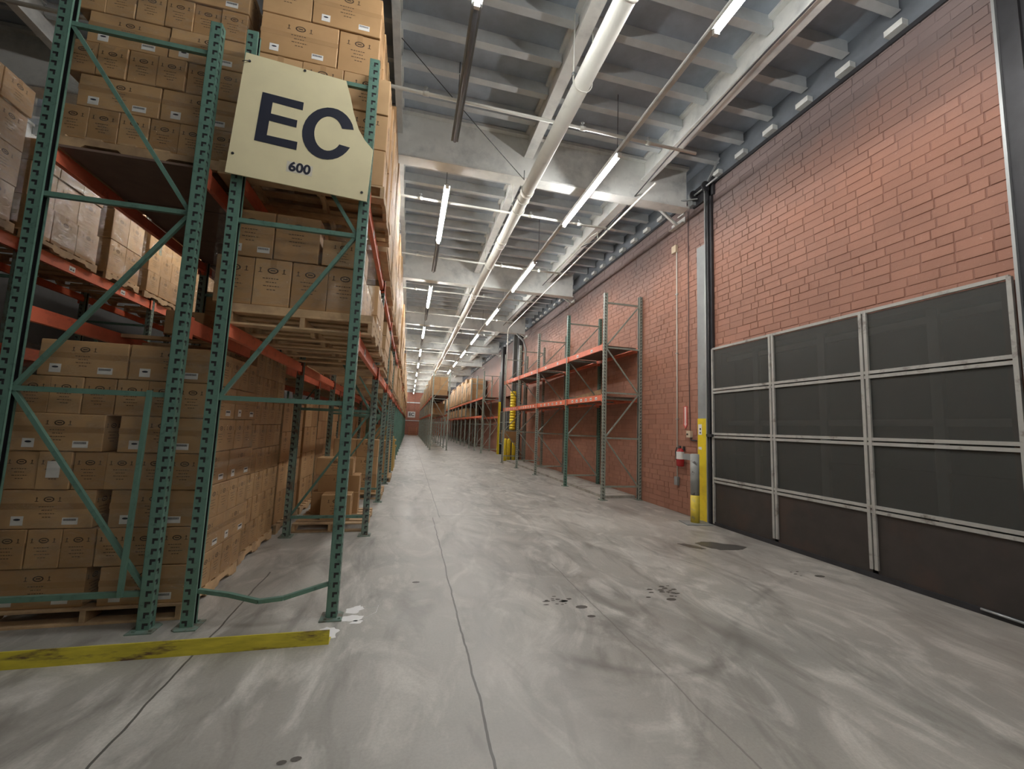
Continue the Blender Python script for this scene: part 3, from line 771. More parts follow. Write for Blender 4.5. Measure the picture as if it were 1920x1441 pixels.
# upper load behind the end frames
pallet(-2.95, 3.93, L2Z, 1.32, 1.12, 'wooden notched pallet on the high shelf behind the end frames', 'x')
brickload(-1.66, 3.98, L2Z + PZ + 0.01, 'SLSLSL', 'of the high stack behind the frames', 'cartons of the high stack behind the frames')
wrap(-2.95, 3.98, 3.84, -1.66, 5.07, 5.55, 'clear stretch wrap round the high stack behind the green frames', 2)

def gridload(x0, x1, y0, nys, z0, hs, where, grp, dy=0.36, nx=(4, 3), frontonly=False, kind='plain', maxlay=9, jit=0.0, side=1):
    """load of squarish cartons: row li has nx[li % len] across; only the front row and the aisle-side column are built"""
    z = z0
    for li, h in enumerate(hs):
        n = nx[li % len(nx)]; w = (x1 - x0) / n
        for k in range(n):
            xc = x1 - w * (k + 0.5)
            carton(xc, y0 + dy / 2, z, w - 0.006, dy - 0.006, h - 0.005, '%s carton of the front face, %s layer %s' % (ORD[k] + ' from the aisle', ORD[li], where) if False else 'brown carton, %s layer %s, %s from the aisle' % (ORD[li], where, ORD[k]), 0, kind, grp)
        for j in range(1, nys):
            carton(x1 - w / 2 + rnd.uniform(-jit, jit), y0 + dy * (j + 0.5), z, w - 0.006, dy - 0.006, h - 0.005, 'aisle-side carton, %s layer %s, %s back' % (ORD[li], where, ORD[j]), 0, kind, grp)
        z += h
# sign run, first level, first load
pallet(-1.56, 3.95, L1Z, 1.18, 1.10, 'wooden pallet on the first orange beam level below the sign', 'y')
gridload(-1.70, -0.50, 3.98, 3, L1Z + 0.19, [0.425], 'of the load below the sign', 'cartons below the sign', nx=(4,), kind='plain')
obj('filler_board', MB().box((-1.56, 3.96, L1Z + PZ), (-0.38, 5.04, L1Z + 0.185)), WOOD, label='wooden board lying on the pallet below the cream sign', category='board')
for k, (xa, xb, hh) in enumerate(((-1.64, -1.27, 0.42), (-1.265, -0.895, 0.42), (-0.865, -0.50, 0.24))):
    carton((xa + xb) / 2, 4.16, 3.008, xb - xa - 0.004, 0.36, hh, ['tall carton of the top layer below the sign, innermost', 'tall wrapped carton of the top layer below the sign, middle', 'low carton of the top layer below the sign, at the aisle post'][k], 0, 'big' if k == 0 else 'plain', 'cartons below the sign')
wrap(-1.70, 3.98, 2.6, -0.50, 5.06, 3.40, 'clear stretch wrap round the cartons below the cream sign', 3)
for k in range(3): carton(-0.70, 5.32 + 0.37 * k, L1Z + PZ, 0.5, 0.36, 0.36, 'low carton beyond the load below the sign, %s one back' % ORD[k], 0, 'plain', 'cartons below the sign')
for k in range(3): carton(-0.70, 5.32 + 0.37 * k, L1Z + PZ + 0.365, 0.5, 0.36, 0.36, 'upper carton beyond the load below the sign, %s one back' % ORD[k], 0, 'plain', 'cartons below the sign')
pallet(-1.56, 5.13, L1Z, 1.18, 1.10, 'wooden pallet on the first beam level beyond the load below the sign', 'y')
# sign run, second level, first load (behind and above the sign)
pallet(-1.56, 3.93, L2Z, 1.20, 1.12, 'wooden pallet on the second orange beam level behind the sign', 'y')
zz = L2Z + PZ
for li, (h, cuts) in enumerate(((0.36, (-0.37, -0.86, -1.16, -1.54)), (0.36, (-0.37, -0.74, -1.54)), (0.37, (-0.37, -0.80, -1.16, -1.54)), (0.41, (-0.50, -0.87, -1.535)), (0.42, (-0.50, -1.12, -1.54)))):
    for k in range(len(cuts) - 1):
        a, b = cuts[k + 1], cuts[k]
        carton((a + b) / 2, 4.10, zz, b - a - 0.006, 0.34, h - 0.006, 'carton of the load behind the sign, %s layer, %s from the aisle' % (ORD[li], ORD[k]), 0, 'long' if b - a > 0.6 else 'plain', 'cartons behind the sign', stickers=True)
    for j in range(1, 3):
        w = cuts[0] - cuts[1]
        carton((cuts[0] + cuts[1]) / 2 + 0.01 * j, 4.10 + 0.36 * j, zz, w, 0.34, h - 0.006, 'aisle-side carton behind the sign, %s layer, %s back' % (ORD[li], ORD[j]), 0, 'plain', 'cartons behind the sign')
    zz += h
# second floor load
pallet(-2.95, 5.22, 0.0, 1.25, 1.15, 'second wooden pallet on the floor, deeper behind the end frames', 'y')
gridload(-2.92, -1.71, 5.24, 4, PZ, [0.28] * 8, 'of the second floor stack', 'cartons of the second floor stack', dy=0.285, nx=(3,), kind='plain')
wrap(-2.92, 5.24, 0.15, -1.71, 6.38, 2.36, 'clear stretch wrap round the second floor stack of cartons', 4)
pallet(-2.95, 6.55, 0.0, 1.25, 1.15, 'third wooden pallet on the floor, beyond the second frame', 'y')
gridload(-2.92, -1.74, 6.57, 3, PZ, [0.43] * 4, 'of the third floor stack', 'cartons of the third floor stack', dy=0.38, nx=(2,), kind='plain')
pallet(-2.95, 7.85, 0.0, 1.25, 1.15, 'fourth wooden pallet on the floor, past the third floor stack', 'y')
gridload(-2.92, -1.74, 7.87, 2, PZ, [0.45] * 4, 'of the fourth floor stack', 'cartons of the fourth floor stack', dy=0.5, nx=(2,), kind='plain')
carton(-2.25, 5.0, L1Z + 0.01, 0.34, 0.45, 0.24, 'wrapped carton alone on the low shelf behind the end frames', 0, 'plain')
# loads across the next aisle
L3S = [(4.95, 3, 0.42, [0.46, 0.46, 0.46, 0.36]), (6.35, 3, 0.42, [0.46, 0.46, 0.30]), (7.85, 2, 0.4, [0.55, 0.5, 0.5]), (8.85, 3, 0.38, [0.4, 0.4, 0.4]), (10.3, 3, 0.4, [0.42, 0.42, 0.42, 0.4]), (11.7, 2, 0.5, [0.6, 0.5])]
for q, (y0, ny, wy, hs) in enumerate(L3S):
    nm = ORD[q]
    pallet(X3 - 1.05, y0 - 0.02, L2Z + 0.03, 1.12, ny * wy + 0.04, 'wooden pallet across the next aisle, under its %s load' % nm, 'y', notch=True)
    z = L2Z + 0.03 + PZ
    for li, h in enumerate(hs):
        sh = rnd.uniform(-0.02, 0.03)
        for j in range(ny):
            carton(X3 - 0.25 + sh, y0 + wy * (j + 0.5), z, 0.60, wy - 0.006, h - 0.006, 'carton across the next aisle, %s load, %s layer, %s along' % (nm, ORD[li], ORD[j]), 0, 'plain', 'cartons across the next aisle')
        z += h
    wrap(X3 - 0.57, y0, L2Z + 0.18, X3 + 0.08, y0 + ny * wy, z - 0.01, 'clear stretch wrap across the next aisle, round its %s load' % nm, 20 + q)
# loose cartons on the floor of the second bay, aisle side
pallet(-1.52, 6.62, 0.0, 1.0, 1.15, 'wooden pallet on the floor in the second bay beside the aisle', 'y')
for (x, y, z, dx, dy, dz, lb) in (
    (-1.00, 7.05, PZ, 0.42, 0.40, 0.36, 'lowest loose carton on the floor pallet in the second bay'),
    (-1.08, 7.45, PZ, 0.70, 0.34, 0.34, 'carton behind the lowest one on the second bay floor pallet'),
    (-1.04, 7.50, PZ + 0.342, 0.62, 0.38, 0.26, 'second carton up in the loose stack in the second bay'),
    (-1.12, 7.50, PZ + 0.605, 0.56, 0.36, 0.27, 'topmost carton of the loose stack in the second bay')):
    carton(x, y, z, dx, dy, dz, lb, 0.03, 'plain', 'loose cartons in the second bay')
pallet(-1.52, 9.3, 0.0, 1.05, 1.1, 'wooden pallet with orange-painted edge in the third bay beside the aisle', 'y')
for li in range(3):
    for k in range(2):
        carton(-0.82 - 0.45 * k, 9.6, PZ + 0.37 * li, 0.44, 0.42, 0.365, 'carton in the third bay floor stack, %s layer, %s from the aisle' % (ORD[li], ORD[k]), 0, 'plain', 'cartons on the third bay floor')
pallet(-1.4, 12.0, 0.0, 1.0, 1.1, 'wooden pallet on the floor in the fourth bay beside the aisle', 'y')
for li in range(3): carton(-0.72, 12.3, PZ + 0.33 * li, 0.5, 0.5, 0.325, 'carton in the fourth bay floor stack, %s layer' % ORD[li], 0, 'plain', 'cartons on the fourth bay floor')
for k, (y, h) in enumerate(((14.7, 1.05), (15.7, 0.8))):
    obj('yellow_bin', MB().box((-0.82, y, 0.0), (-0.42, y + 0.45, h)).box((-0.85, y - 0.03, h - 0.06), (-0.39, y + 0.48, h)).box((-0.78, y + 0.04, h), (-0.46, y + 0.41, h + 0.1)), M('dull_yellow_%d' % k, (0.50, 0.33, 0.10), 0.6),
        label=['nearer dull yellow bin at the foot of the aisle racking', 'farther dull yellow bin at the foot of the aisle racking'][k], category='bin')

# ------------------------------------------------------------------ distant loads (past the countable ones)
fc = MB(); fp = MB()
def farload(x0, x1, y0, y1, z, top, nx, ny, nz, shell=True):
    fp.box((x0, y0, z), (x1, y1, z + 0.03)).box((x0, y0, z + 0.10), (x1, y1, z + 0.12))
    for k in range(3):
        q = y0 + k * (y1 - y0 - 0.04) / 2; fp.box((x0, q, z + 0.03), (x1, q + 0.04, z + 0.10))
    z += 0.12; h = (top - z) / nz; w = (x1 - x0) / nx; d = (y1 - y0) / ny
    for l in range(nz):
        ox = rnd.uniform(-0.015, 0.015)
        for i in range(nx):
            for j in range(ny):
                if nx > 2 and 0 < i < nx - 1 and 0 < j < ny - 1: continue
                fc.tint = rnd.random()
                fc.box((x0 + i * w + 0.004 + ox, y0 + j * d + 0.004, z + l * h + 0.003), (x0 + (i + 1) * w - 0.004 + ox, y0 + (j + 1) * d - 0.004, z + (l + 1) * h - 0.003))
for i in range(21):
    y = FR_Y[i]
    for s_ in range(2):
        ya = y + 0.14 + s_ * 1.24; yb = ya + 1.10
        pr = rnd.uniform(-0.02, 0.05)
        if i > 0:
            if rnd.random() > 0.12: farload(-1.5, -0.44 + pr, ya, yb, L1Z, L1Z + rnd.choice((0.75, 0.95, 1.05)), 2, 3, 3)
        if not (i == 0 and s_ == 0):
            farload(-1.5, -0.42 + pr, ya, yb, L2Z, L2Z + rnd.choice((1.5, 1.75, 1.95, 2.05)) - (0.2 if i > 6 else 0), 2, 3, 4)
        if i > 5 and rnd.random() < 0.75: farload(-1.5, -0.60, ya, yb, 0, rnd.choice((0.9, 1.2, 1.5)), 2, 3, 3)
    if i < 8:
        for s_ in range(2):
            ya = y + 0.14 + s_ * 1.24
            if not (i == 0 and s_ == 0): farload(-2.88, -1.78, ya, ya + 1.1, L2Z, L2Z + 1.6, 3, 3, 4)
            if i > 0: farload(-2.88, -1.78, ya, ya + 1.1, L1Z, L1Z + 0.95, 3, 3, 3)
            if i > 1: farload(-2.88, -1.78, ya, ya + 1.1, 0, 1.95, 2, 3, 5)
for k in range(5):
    ya = FR_Y[0] + 0.14 + 1.24 + 1.3 * k
    wrap(-1.51, ya, L2Z + 0.14, -0.385, ya + 1.1, L2Z + 1.5, 'clear stretch wrap on the high aisle load, %s beyond the sign load' % ORD[k], 40 + k)
for i in range(4, 14): farload(X3 - 1.0, X3 + 0.05, 5.0 + i * 1.35 + 3.5, 5.0 + i * 1.35 + 4.65, L2Z + 0.03, L2Z + rnd.choice((1.2, 1.5, 1.6)), 2, 3, 3)
for i in range(4): farload(X3 - 1.0, X3 - 0.02, 4.0 + i * 1.35, 5.15 + i * 1.35, 0, 1.9, 2, 3, 4)
for i in range(12):
    y = 27.0 + 2.6 * i
    for s_ in range(2):
        ya = y + 0.14 + s_ * 1.24
        if i > 0 or s_ == 1: farload(1.36, 2.44, ya, ya + 1.1, 3.5, rnd.choice((4.8, 4.9, 5.1)), 2, 3, 4)
        if i > 0: farload(1.40, 2.40, ya, ya + 1.1, 2.3, 3.1, 2, 3, 2)
    y = 24.9 + 2.6 * i
    for s_ in range(2):
        ya = y + 0.14 + s_ * 1.24
        if i > 1: farload(4.28, 5.3, ya, ya + 1.1, 3.4, rnd.choice((4.9, 5.1, 5.3)), 2, 3, 4)
        if i > 2: farload(4.32, 5.28, ya, ya + 1.1, 2.26, 3.0, 2, 3, 2)
link('cardboard_boxes', fc.mesh('cardboard_boxes', CARD, tint=True), None, kind='stuff', label='distant brown cartons stacked on the shelves far down the hall', category='boxes')
obj('pallets', fp, WOOD, kind='stuff', label='distant wooden pallets under the far carton loads', category='pallets')
ep = MB()
for k in range(8): ep.box((0.05, 60.2, 0.14 * k), (1.15, 61.2, 0.14 * k + 0.02)).box((0.05, 60.2, 0.14 * k + 0.02), (0.12, 61.2, 0.14 * k + 0.11)).box((1.08, 60.2, 0.14 * k + 0.02), (1.15, 61.2, 0.14 * k + 0.11))
obj('pallet_pile', ep, M('orange_pallets', (0.62, 0.28, 0.12), 0.7), label='orange-brown pallets piled at the far end wall', category='pallets', kind='stuff')
print('CARTONS', NCART[0])

# ------------------------------------------------------------------ signs
sg = thing('aisle_sign', 'cream board with clipped corner reading EC 600 on the green end frame', 'sign', (0, 0, 0))
YS = 3.735
OUT = [(-1.55, 4.712), (-0.736, 4.651), (-0.689, 4.502), (-0.651, 4.356), (-0.6, 4.213), (-0.539, 4.118), (-0.465, 4.042), (-0.485, 3.548), (-1.605, 3.612)]
obj('board', MB().prism(OUT[::-1], (0, YS, 0), (1, 0, 0), (0, 0, 1), (0, 0.012, 0)), SIGN, sg)
EL = [(-1.392, 4.381), (-1.065, 4.36), (-1.068, 4.286), (-1.307, 4.306), (-1.312, 4.2), (-1.102, 4.184), (-1.105, 4.115), (-1.319, 4.132), (-1.326, 3.998), (-1.085, 3.986), (-1.088, 3.911), (-1.417, 3.933)]
def ngon_prism(name, poly, parent, y, d, mat):
    cu = bpy.data.curves.new(name, 'CURVE'); cu.dimensions = '2D'; cu.fill_mode = 'BOTH'; cu.extrude = d
    for pl in (poly if isinstance(poly[0][0], tuple) else [poly]):
        sp_ = cu.splines.new('POLY'); sp_.points.add(len(pl) - 1); sp_.use_cyclic_u = True
        for i, p in enumerate(pl): sp_.points[i].co = (p[0], p[1], 0, 1)
    tmp = bpy.data.objects.new(name, cu); C.objects.link(tmp); bpy.context.view_layer.update()
    me = bpy.data.meshes.new_from_object(tmp.evaluated_get(bpy.context.evaluated_depsgraph_get())); bpy.data.objects.remove(tmp)
    me.materials.clear(); me.materials.append(mat)
    for v in me.vertices: v.co = Vector((v.co.x, y + v.co.z, v.co.y))
    return link(name, me, parent)
CL = [(-0.64, 4.197), (-0.654, 4.244), (-0.677, 4.285), (-0.707, 4.319), (-0.743, 4.344), (-0.784, 4.36), (-0.827, 4.364), (-0.871, 4.359), (-0.913, 4.342), (-0.953, 4.317), (-0.987, 4.283), (-1.016, 4.242), (-1.038, 4.196), (-1.051, 4.147), (-1.056, 4.097), (-1.052, 4.048), (-1.04, 4.001), (-1.02, 3.96), (-0.992, 3.925), (-0.959, 3.898), (-0.92, 3.88), (-0.879, 3.871), (-0.836, 3.874), (-0.793, 3.886), (-0.752, 3.908), (-0.715, 3.939), (-0.684, 3.978), (-0.659, 4.023), (-0.749, 4.034), (-0.763, 4.008), (-0.781, 3.987), (-0.801, 3.971), (-0.822, 3.96), (-0.845, 3.955), (-0.867, 3.957), (-0.888, 3.965), (-0.908, 3.978), (-0.926, 3.997), (-0.94, 4.02), (-0.951, 4.047), (-0.957, 4.077), (-0.96, 4.108), (-0.958, 4.139), (-0.952, 4.17), (-0.941, 4.199), (-0.927, 4.224), (-0.91, 4.246), (-0.89, 4.262), (-0.869, 4.274), (-0.846, 4.279), (-0.824, 4.277), (-0.802, 4.27), (-0.781, 4.257), (-0.764, 4.238), (-0.749, 4.214), (-0.738, 4.187)]
ngon_prism('letter_e', EL, sg, YS - 0.001, 0.0009, INKB)
ngon_prism('letter_c', CL, sg, YS - 0.001, 0.0009, INKB)
def text(name, s, parent, size, loc, rot, mat, off=0.0, ax=(1, 0, 0), az=(0, 0, 1), d=0.0008):
    cu = bpy.data.curves.new(name, 'FONT'); cu.body = s; cu.size = size; cu.align_x = 'CENTER'; cu.align_y = 'CENTER'; cu.offset = off; cu.extrude = d
    tmp = bpy.data.objects.new(name, cu); C.objects.link(tmp); bpy.context.view_layer.update()
    me = bpy.data.meshes.new_from_object(tmp.evaluated_get(bpy.context.evaluated_depsgraph_get())); bpy.data.objects.remove(tmp)
    me.materials.clear(); me.materials.append(mat)
    ca, sa = math.cos(rot), math.sin(rot); A = Vector(ax); Z = Vector(az); Nn = A.cross(Z)
    for v in me.vertices:
        x, y, z = v.co; x, y = x * ca - y * sa, x * sa + y * ca
        v.co = Vector(loc) + A * x + Z * y + Nn * z
    return link(name, me, parent)
ngon_prism('number_sticker', [(-1.15, 3.80), (-0.945, 3.787), (-0.948, 3.695), (-1.152, 3.705)], sg, YS - 0.0006, 0.0004, M('pale_sticker', (0.68, 0.66, 0.56), 0.4))
text('number', '600', sg, 0.116, (-1.048, YS - 0.002, 3.748), -0.055, INKB, 0.0035)
for x, z in ((-1.515, 4.637), (-1.08, 4.661), (-1.563, 3.785), (-0.531, 3.624)):
    obj('bolt', MB().tube([(x, YS - 0.004, z), (x, YS + 0.012, z)], 0.011, 10), BLACK, sg)
obj('tie_wire', MB().tube([(-1.515, YS - 0.006, 4.637), (-1.54, YS - 0.02, 4.62), (-1.57, YS + 0.0, 4.625)], 0.003, 5), CABLE, sg)
s2 = thing('far_aisle_sign', 'small distant white sign reading EC on the far end wall', 'sign', (0.3, 61.0, 2.9))
obj('board', MB().box((-0.52, 0, -0.42), (0.52, 0.02, 0.42)), WHITE, s2)
text('lettering', 'EC', s2, 0.62, (0, -0.01, 0.0), 0, INKB, 0.02)
obj('hanger_rod', MB().tube([(-0.4, 0.01, 0.4), (-0.4, 0.01, 4.15)], 0.012, 5), CABLE, s2); obj('hanger_rod', MB().tube([(0.4, 0.01, 0.4), (0.4, 0.01, 4.15)], 0.012, 5), CABLE, s2)

# ------------------------------------------------------------------ floor rail, spill, puddles
yr = thing('guard_rail', 'scuffed yellow steel angle bolted to the floor in front of the green end frames', 'guard rail', (0, 0, 0))
obj('upstand', MB().prism([(-4.6, 0.0), (-0.462, 0.0), (-0.462, 0.098), (-4.6, 0.115)], (0, 3.375, 0.0), (1, -0.0, 0), (0, 0.0, 1), (0, 0.010, 0)), YWORN, yr)
obj('foot_flange', MB().box((-4.6, 3.385, 0), (-0.462, 3.47, 0.009)), YWORN, yr)
for x in (-0.9, -1.9, -2.9): obj('anchor_bolt', MB().tube([(x, 3.43, 0.009), (x, 3.43, 0.028)], 0.013, 6), BLACK, yr)
def blob(pts, z=0.0022, d=0.0015, amp=0.12, seed=1, sub=4):
    r = random.Random(seed); cx = sum(p[0] for p in pts) / len(pts); cyy = sum(p[1] for p in pts) / len(pts); o = []
    n = len(pts)
    for i in range(n):
        a = Vector(pts[i]); b = Vector(pts[(i + 1) % n])
        for k in range(sub):
            p = a.lerp(b, k / sub); c = Vector((cx, cyy)); e = (p - c) * (1 + r.uniform(-amp, amp)); o.append(tuple(c + e))
    return MB().prism(o[::-1] if False else o, (0, 0, z - d), (1, 0, 0), (0, 1, 0), (0, 0, d))
ps = thing('paint_spill', 'splashes of white paint on the floor at the foot of the aisle post', 'paint spill', (0, 0, 0))
for i, q in enumerate(([(-0.50, 3.44), (-0.43, 3.47), (-0.42, 3.60), (-0.52, 3.64), (-0.60, 3.59), (-0.56, 3.50)], [(-0.43, 3.72), (-0.30, 3.70), (-0.27, 3.80), (-0.36, 3.84), (-0.43, 3.80)],
                       [(-0.42, 3.88), (-0.33, 3.86), (-0.28, 3.94), (-0.31, 4.02), (-0.37, 3.99), (-0.42, 3.95)], [(-0.36, 3.68), (-0.28, 3.66), (-0.26, 3.72), (-0.33, 3.73)])):
    obj('splash', blob(q, seed=i + 3, amp=0.16), SPILL, ps)
obj('drip_line', MB().tube([(-0.30, 3.95, 0.001), (-0.16, 3.99, 0.001), (-0.17, 3.86, 0.001), (-0.27, 3.74, 0.001)], 0.0022, 5), SPILL, ps)
pd = blob([(4.22, 5.52), (4.24, 5.34), (4.36, 5.16), (4.55, 5.13), (4.74, 5.14), (4.88, 5.25), (4.80, 5.38), (4.66, 5.42), (4.55, 5.54), (4.38, 5.58)], seed=9, amp=0.05)
obj('puddle', pd, WATER, label='larger dark puddle on the floor near the mesh gate', category='puddle')
obj('puddle', blob([(3.93, 5.52), (3.99, 5.34), (4.11, 5.22), (4.18, 5.24), (4.14, 5.38), (4.04, 5.52)], seed=10, amp=0.06), WATER, label='smaller dark puddle beside the larger one near the gate', category='puddle')
osp = MB(); r_ = random.Random(4)
for (cx, cyy, sx_, sy_, n) in ((1.42, 3.87, 0.17, 0.12, 16), (2.60, 3.93, 0.16, 0.13, 16), (4.62, 4.2, 0.12, 0.08, 4)):
    for k in range(n):
        x = r_.gauss(cx, sx_ * 0.5); y = r_.gauss(cyy, sy_ * 0.5); rr = r_.uniform(0.008, 0.026); n0 = len(osp.v)
        for a in range(7):
            t_ = 2 * PI * a / 7; osp.v.append((x + rr * 1.5 * math.cos(t_) * r_.uniform(0.7, 1.2), y + rr * 0.8 * math.sin(t_) * r_.uniform(0.7, 1.2), 0.0015))
        osp.face(tuple(n0 + a for a in range(7)))
for (x, y, rr) in ((1.63, 3.69, 0.045), (1.64, 3.50, 0.03), (2.38, 3.8, 0.02), (2.58, 3.72, 0.04), (4.80, 4.06, 0.05), (-0.48, 2.30, 0.018), (-0.42, 2.31, 0.02), (0.17, 4.5, 0.03)):
    n0 = len(osp.v)
    for a in range(9):
        t_ = 2 * PI * a / 9; osp.v.append((x + rr * 1.3 * math.cos(t_), y + rr * 0.8 * math.sin(t_), 0.0015))
    osp.face(tuple(n0 + a for a in range(9)))
obj('oil_spots', osp, OIL, kind='stuff', label='small black oil spots on the concrete in front of the gate', category='stains')

# ------------------------------------------------------------------ the mesh gate in the brick wall
KICK = M('dark_kick_panel', (0.045, 0.038, 0.034), 0.5, mottled=0.2, dirt=(0.06, 0.042, 0.034), dscale=1.3)
gt = thing('mesh_gate', 'wide black mesh gate in a steel frame, set in the brick wall', 'gate', (XG, 0, 0))
GY0, GY1, GH = 2.58, 6.56, 3.20
rows = [0.03, 0.80, 1.60, 2.41, GH]; cols = [GY0, 3.90, 5.26, GY1]
for k, z in enumerate(rows[1:]):
    for d_ in ((0,) if k in (3,) else (-0.028, 0.028)):
        obj('horizontal_rail', MB().box((-0.032, GY0, z - 0.02 + d_), (0.0, GY1, z + 0.018 + d_)), FRAMEM, gt)
for k, y in enumerate(cols):
    for d_ in ((-0.028, 0.028) if 0 < k < 3 else (0.0,)):
        obj('vertical_stile', MB().box((-0.036, y - 0.018 + d_, 0.10 if 0 < k < 3 else 0.03), (0.0, y + 0.018 + d_, GH)), FRAMEM, gt)
for r0 in range(4):
    for c0 in range(3):
        obj('mesh_panel' if r0 else 'kick_panel', MB().box((-0.010, cols[c0] + 0.03, rows[r0] + 0.0), (-0.006, cols[c0 + 1] - 0.03, rows[r0 + 1] - 0.03)), SCREEN if r0 else KICK, gt)
obj('bottom_seal', MB().box((-0.03, GY0, 0.0), (0.01, GY1, 0.06)), BLACK, gt)
obj('pull_rod', MB().tube([(-0.05, 2.62, 0.05), (-0.05, 2.95, 0.055)], 0.012, 6), GALV, gt)
obj('latch', MB().box((-0.08, GY1 - 0.02, 1.57), (-0.03, GY1 + 0.12, 1.62)), BLACK, gt)
# sectional door behind the mesh
dr = obj('door_1', MB().box((5.80, 2.68, 0), (5.86, 6.42, 3.10)), DARKM, kind='structure', label='dark sectional door behind the mesh gate')
for k in range(6): obj('door_rail', MB().box((5.62, 2.68, 0.05 + k * 0.58), (5.68, 6.42, 0.13 + k * 0.58)), CBEAM if k in (1, 3, 5) else DARKM, dr)
for y in (3.3, 4.6, 5.75): obj('door_stile', MB().box((5.60, y - 0.05, 0), (5.66, y + 0.05, 3.1)), CBEAM, dr)
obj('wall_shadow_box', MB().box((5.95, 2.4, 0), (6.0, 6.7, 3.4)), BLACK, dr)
# tracks and plates
def track(y0, y1, label, mirror=1):
    t = thing('gate_track', label, 'gate track', (0, 0, 0))
    obj('channel', MB().box((XG - 0.01, y0, 0), (XG + 0.035, y1, 6.46)), BLACK, t)
    ye = y1 if mirror > 0 else y1
    obj('edge_angle', MB().box((XG - 0.045, y1 - 0.012, 0.0), (XG + 0.05, y1 + 0.012, 6.45)), GALV, t, label='bright galvanised edge')
    obj('guide_rail', MB().box((XG - 0.05, y0 + 0.05, 0.0), (XG - 0.01, y0 + 0.075, 6.45)), GREYP if False else BLACK, t)
    return t
tk = track(6.565, 6.71, 'black gate track running up the brick wall beside the yellow plate')
track(2.30, 2.52, 'black gate track at the picture edge, beyond the near side of the gate')
pp = thing('wall_plate', 'tall plate bolted on the brick, grey above and yellow below', 'plate', (0, 0, 0))
obj('grey_plate', MB().box((XW - 0.035, 6.73, 1.91), (XW - 0.012, 7.02, 5.36)), GREYP, pp)
obj('yellow_plate', MB().box((XW - 0.045, 6.73, 0.0), (XW - 0.020, 7.02, 1.91)), YELLOW, pp)
obj('notice', MB().box((XW - 0.047, 6.90, 1.60), (XW - 0.045, 7.00, 1.80)), WHITE, pp)
obj('notice_print', MB().box((XW - 0.0478, 6.925, 1.69), (XW - 0.047, 6.96, 1.73)).box((XW - 0.0478, 6.93, 1.625), (XW - 0.047, 6.96, 1.655)), INKB, pp, label='dark print on the white notice')
obj('small_sticker', MB().box((XW - 0.047, 6.91, 1.32), (XW - 0.045, 7.0, 1.37)), WHITE, pp)
p3 = thing('wall_plate', 'grey plate on the brick at the picture edge', 'plate', (0, 0, 0))
obj('grey_plate', MB().box((XW - 0.035, 2.0, 0), (XW - 0.012, 2.28, 3.95)), GREYP, p3)
# pulley gear on top of the track
pg = thing('pulley_gear', 'rusty pulley gear and bracket on top of the black gate track', 'pulley', (0, 0, 0))
obj('mounting_plate', MB().box((XW - 0.06, 6.50, 6.25), (XW - 0.02, 7.1, 6.62)), BLACK, pg)
obj('shaft', MB().tube([(XW - 0.13, 6.3, 6.45), (XW - 0.13, 7.35, 6.45)], 0.018, 8), GALV, pg)
for y in (6.6, 6.95):
    obj('pulley_wheel', MB().tube([(XW - 0.13, y, 6.45), (XW - 0.13, y + 0.03, 6.45)], 0.10, 16), BLACK, pg)
obj('arm', MB().bar((XW - 0.10, 6.9, 6.35), (XW - 0.55, 7.15, 6.33), 0.03, 0.02), GALV, pg)
obj('stay', MB().bar((XW - 0.08, 6.3, 6.85), (XW - 0.08, 6.75, 6.45), 0.03, 0.03), GALV, pg)
obj('chain_box', MB().box((XW - 0.14, 7.0, 6.28), (XW - 0.03, 7.15, 6.56)), GREYP, pg)
obj('light_tag', MB().box((XW - 0.05, 7.42, 6.30), (XW - 0.02, 7.62, 6.33)), WHITE, pg)
# bollard
bo = thing('bollard', 'steel bollard, grey top and worn yellow foot, beside the gate', 'bollard', (5.17, 6.74, 0))
obj('post', MB().tube([(0, 0, 0.5), (0, 0, 1.24)], 0.078, 20).tube([(0, 0, 1.238), (0, 0, 1.245)], 0.078, 20, rs=[0.078, 0.05]), M('bollard_grey', (0.36, 0.37, 0.35), 0.5, dirt=(0.07, 0.06, 0.055), dscale=7, lo=0.60, hi=0.66), bo)
obj('yellow_foot', MB().tube([(0, 0, 0.015), (0, 0, 0.5)], 0.0785, 20), M('scuffed_yellow', (0.78, 0.60, 0.07), 0.55, dirt=(0.42, 0.38, 0.28), dscale=9, lo=0.55, hi=0.7), bo)
obj('base_plate', MB().prism([(-0.28, -0.16), (0.2, -0.24), (0.26, 0.12), (-0.2, 0.2)], (0, 0, 0), (1, 0, 0), (0, 1, 0), (0, 0, 0.014)), GREYP, bo)
obj('side_bracket', MB().box((-0.02, 0.05, 1.12), (0.06, 0.32, 1.23)), GREYP, bo)
# fire extinguisher
fx = thing('fire_extinguisher', 'red fire extinguisher with white label hanging on the brick wall', 'fire extinguisher', (5.39, 7.47, 0.95))
obj('cylinder', MB().tube([(0, 0, 0), (0, 0, 0.015), (0, 0, 0.30), (0, 0, 0.345), (0, 0, 0.365)], 0.075, 20, rs=[0.06, 0.075, 0.075, 0.045, 0.025]), REDX, fx)
obj('paper_label', MB().tube([(0, 0, 0.145), (0, 0, 0.295)], 0.0762, 20, cap=False), WHITE, fx)
obj('valve', MB().tube([(0, 0, 0.36), (0, 0, 0.41)], 0.022, 10), BLACK, fx)
obj('handle', MB().bar((0.03, 0.01, 0.40), (-0.09, -0.03, 0.43), 0.02, 0.008).bar((0.03, 0.01, 0.385), (-0.08, -0.03, 0.375), 0.02, 0.008), GALV, fx)
obj('hose', MB().tube([(-0.02, 0.0, 0.39), (-0.04, 0.06, 0.37), (-0.04, 0.095, 0.28), (-0.03, 0.09, 0.12)], 0.011, 8), BLACK, fx)
obj('wall_hook', MB().box((0.07, -0.02, 0.32), (0.11, 0.02, 0.40)), BLACK, fx)
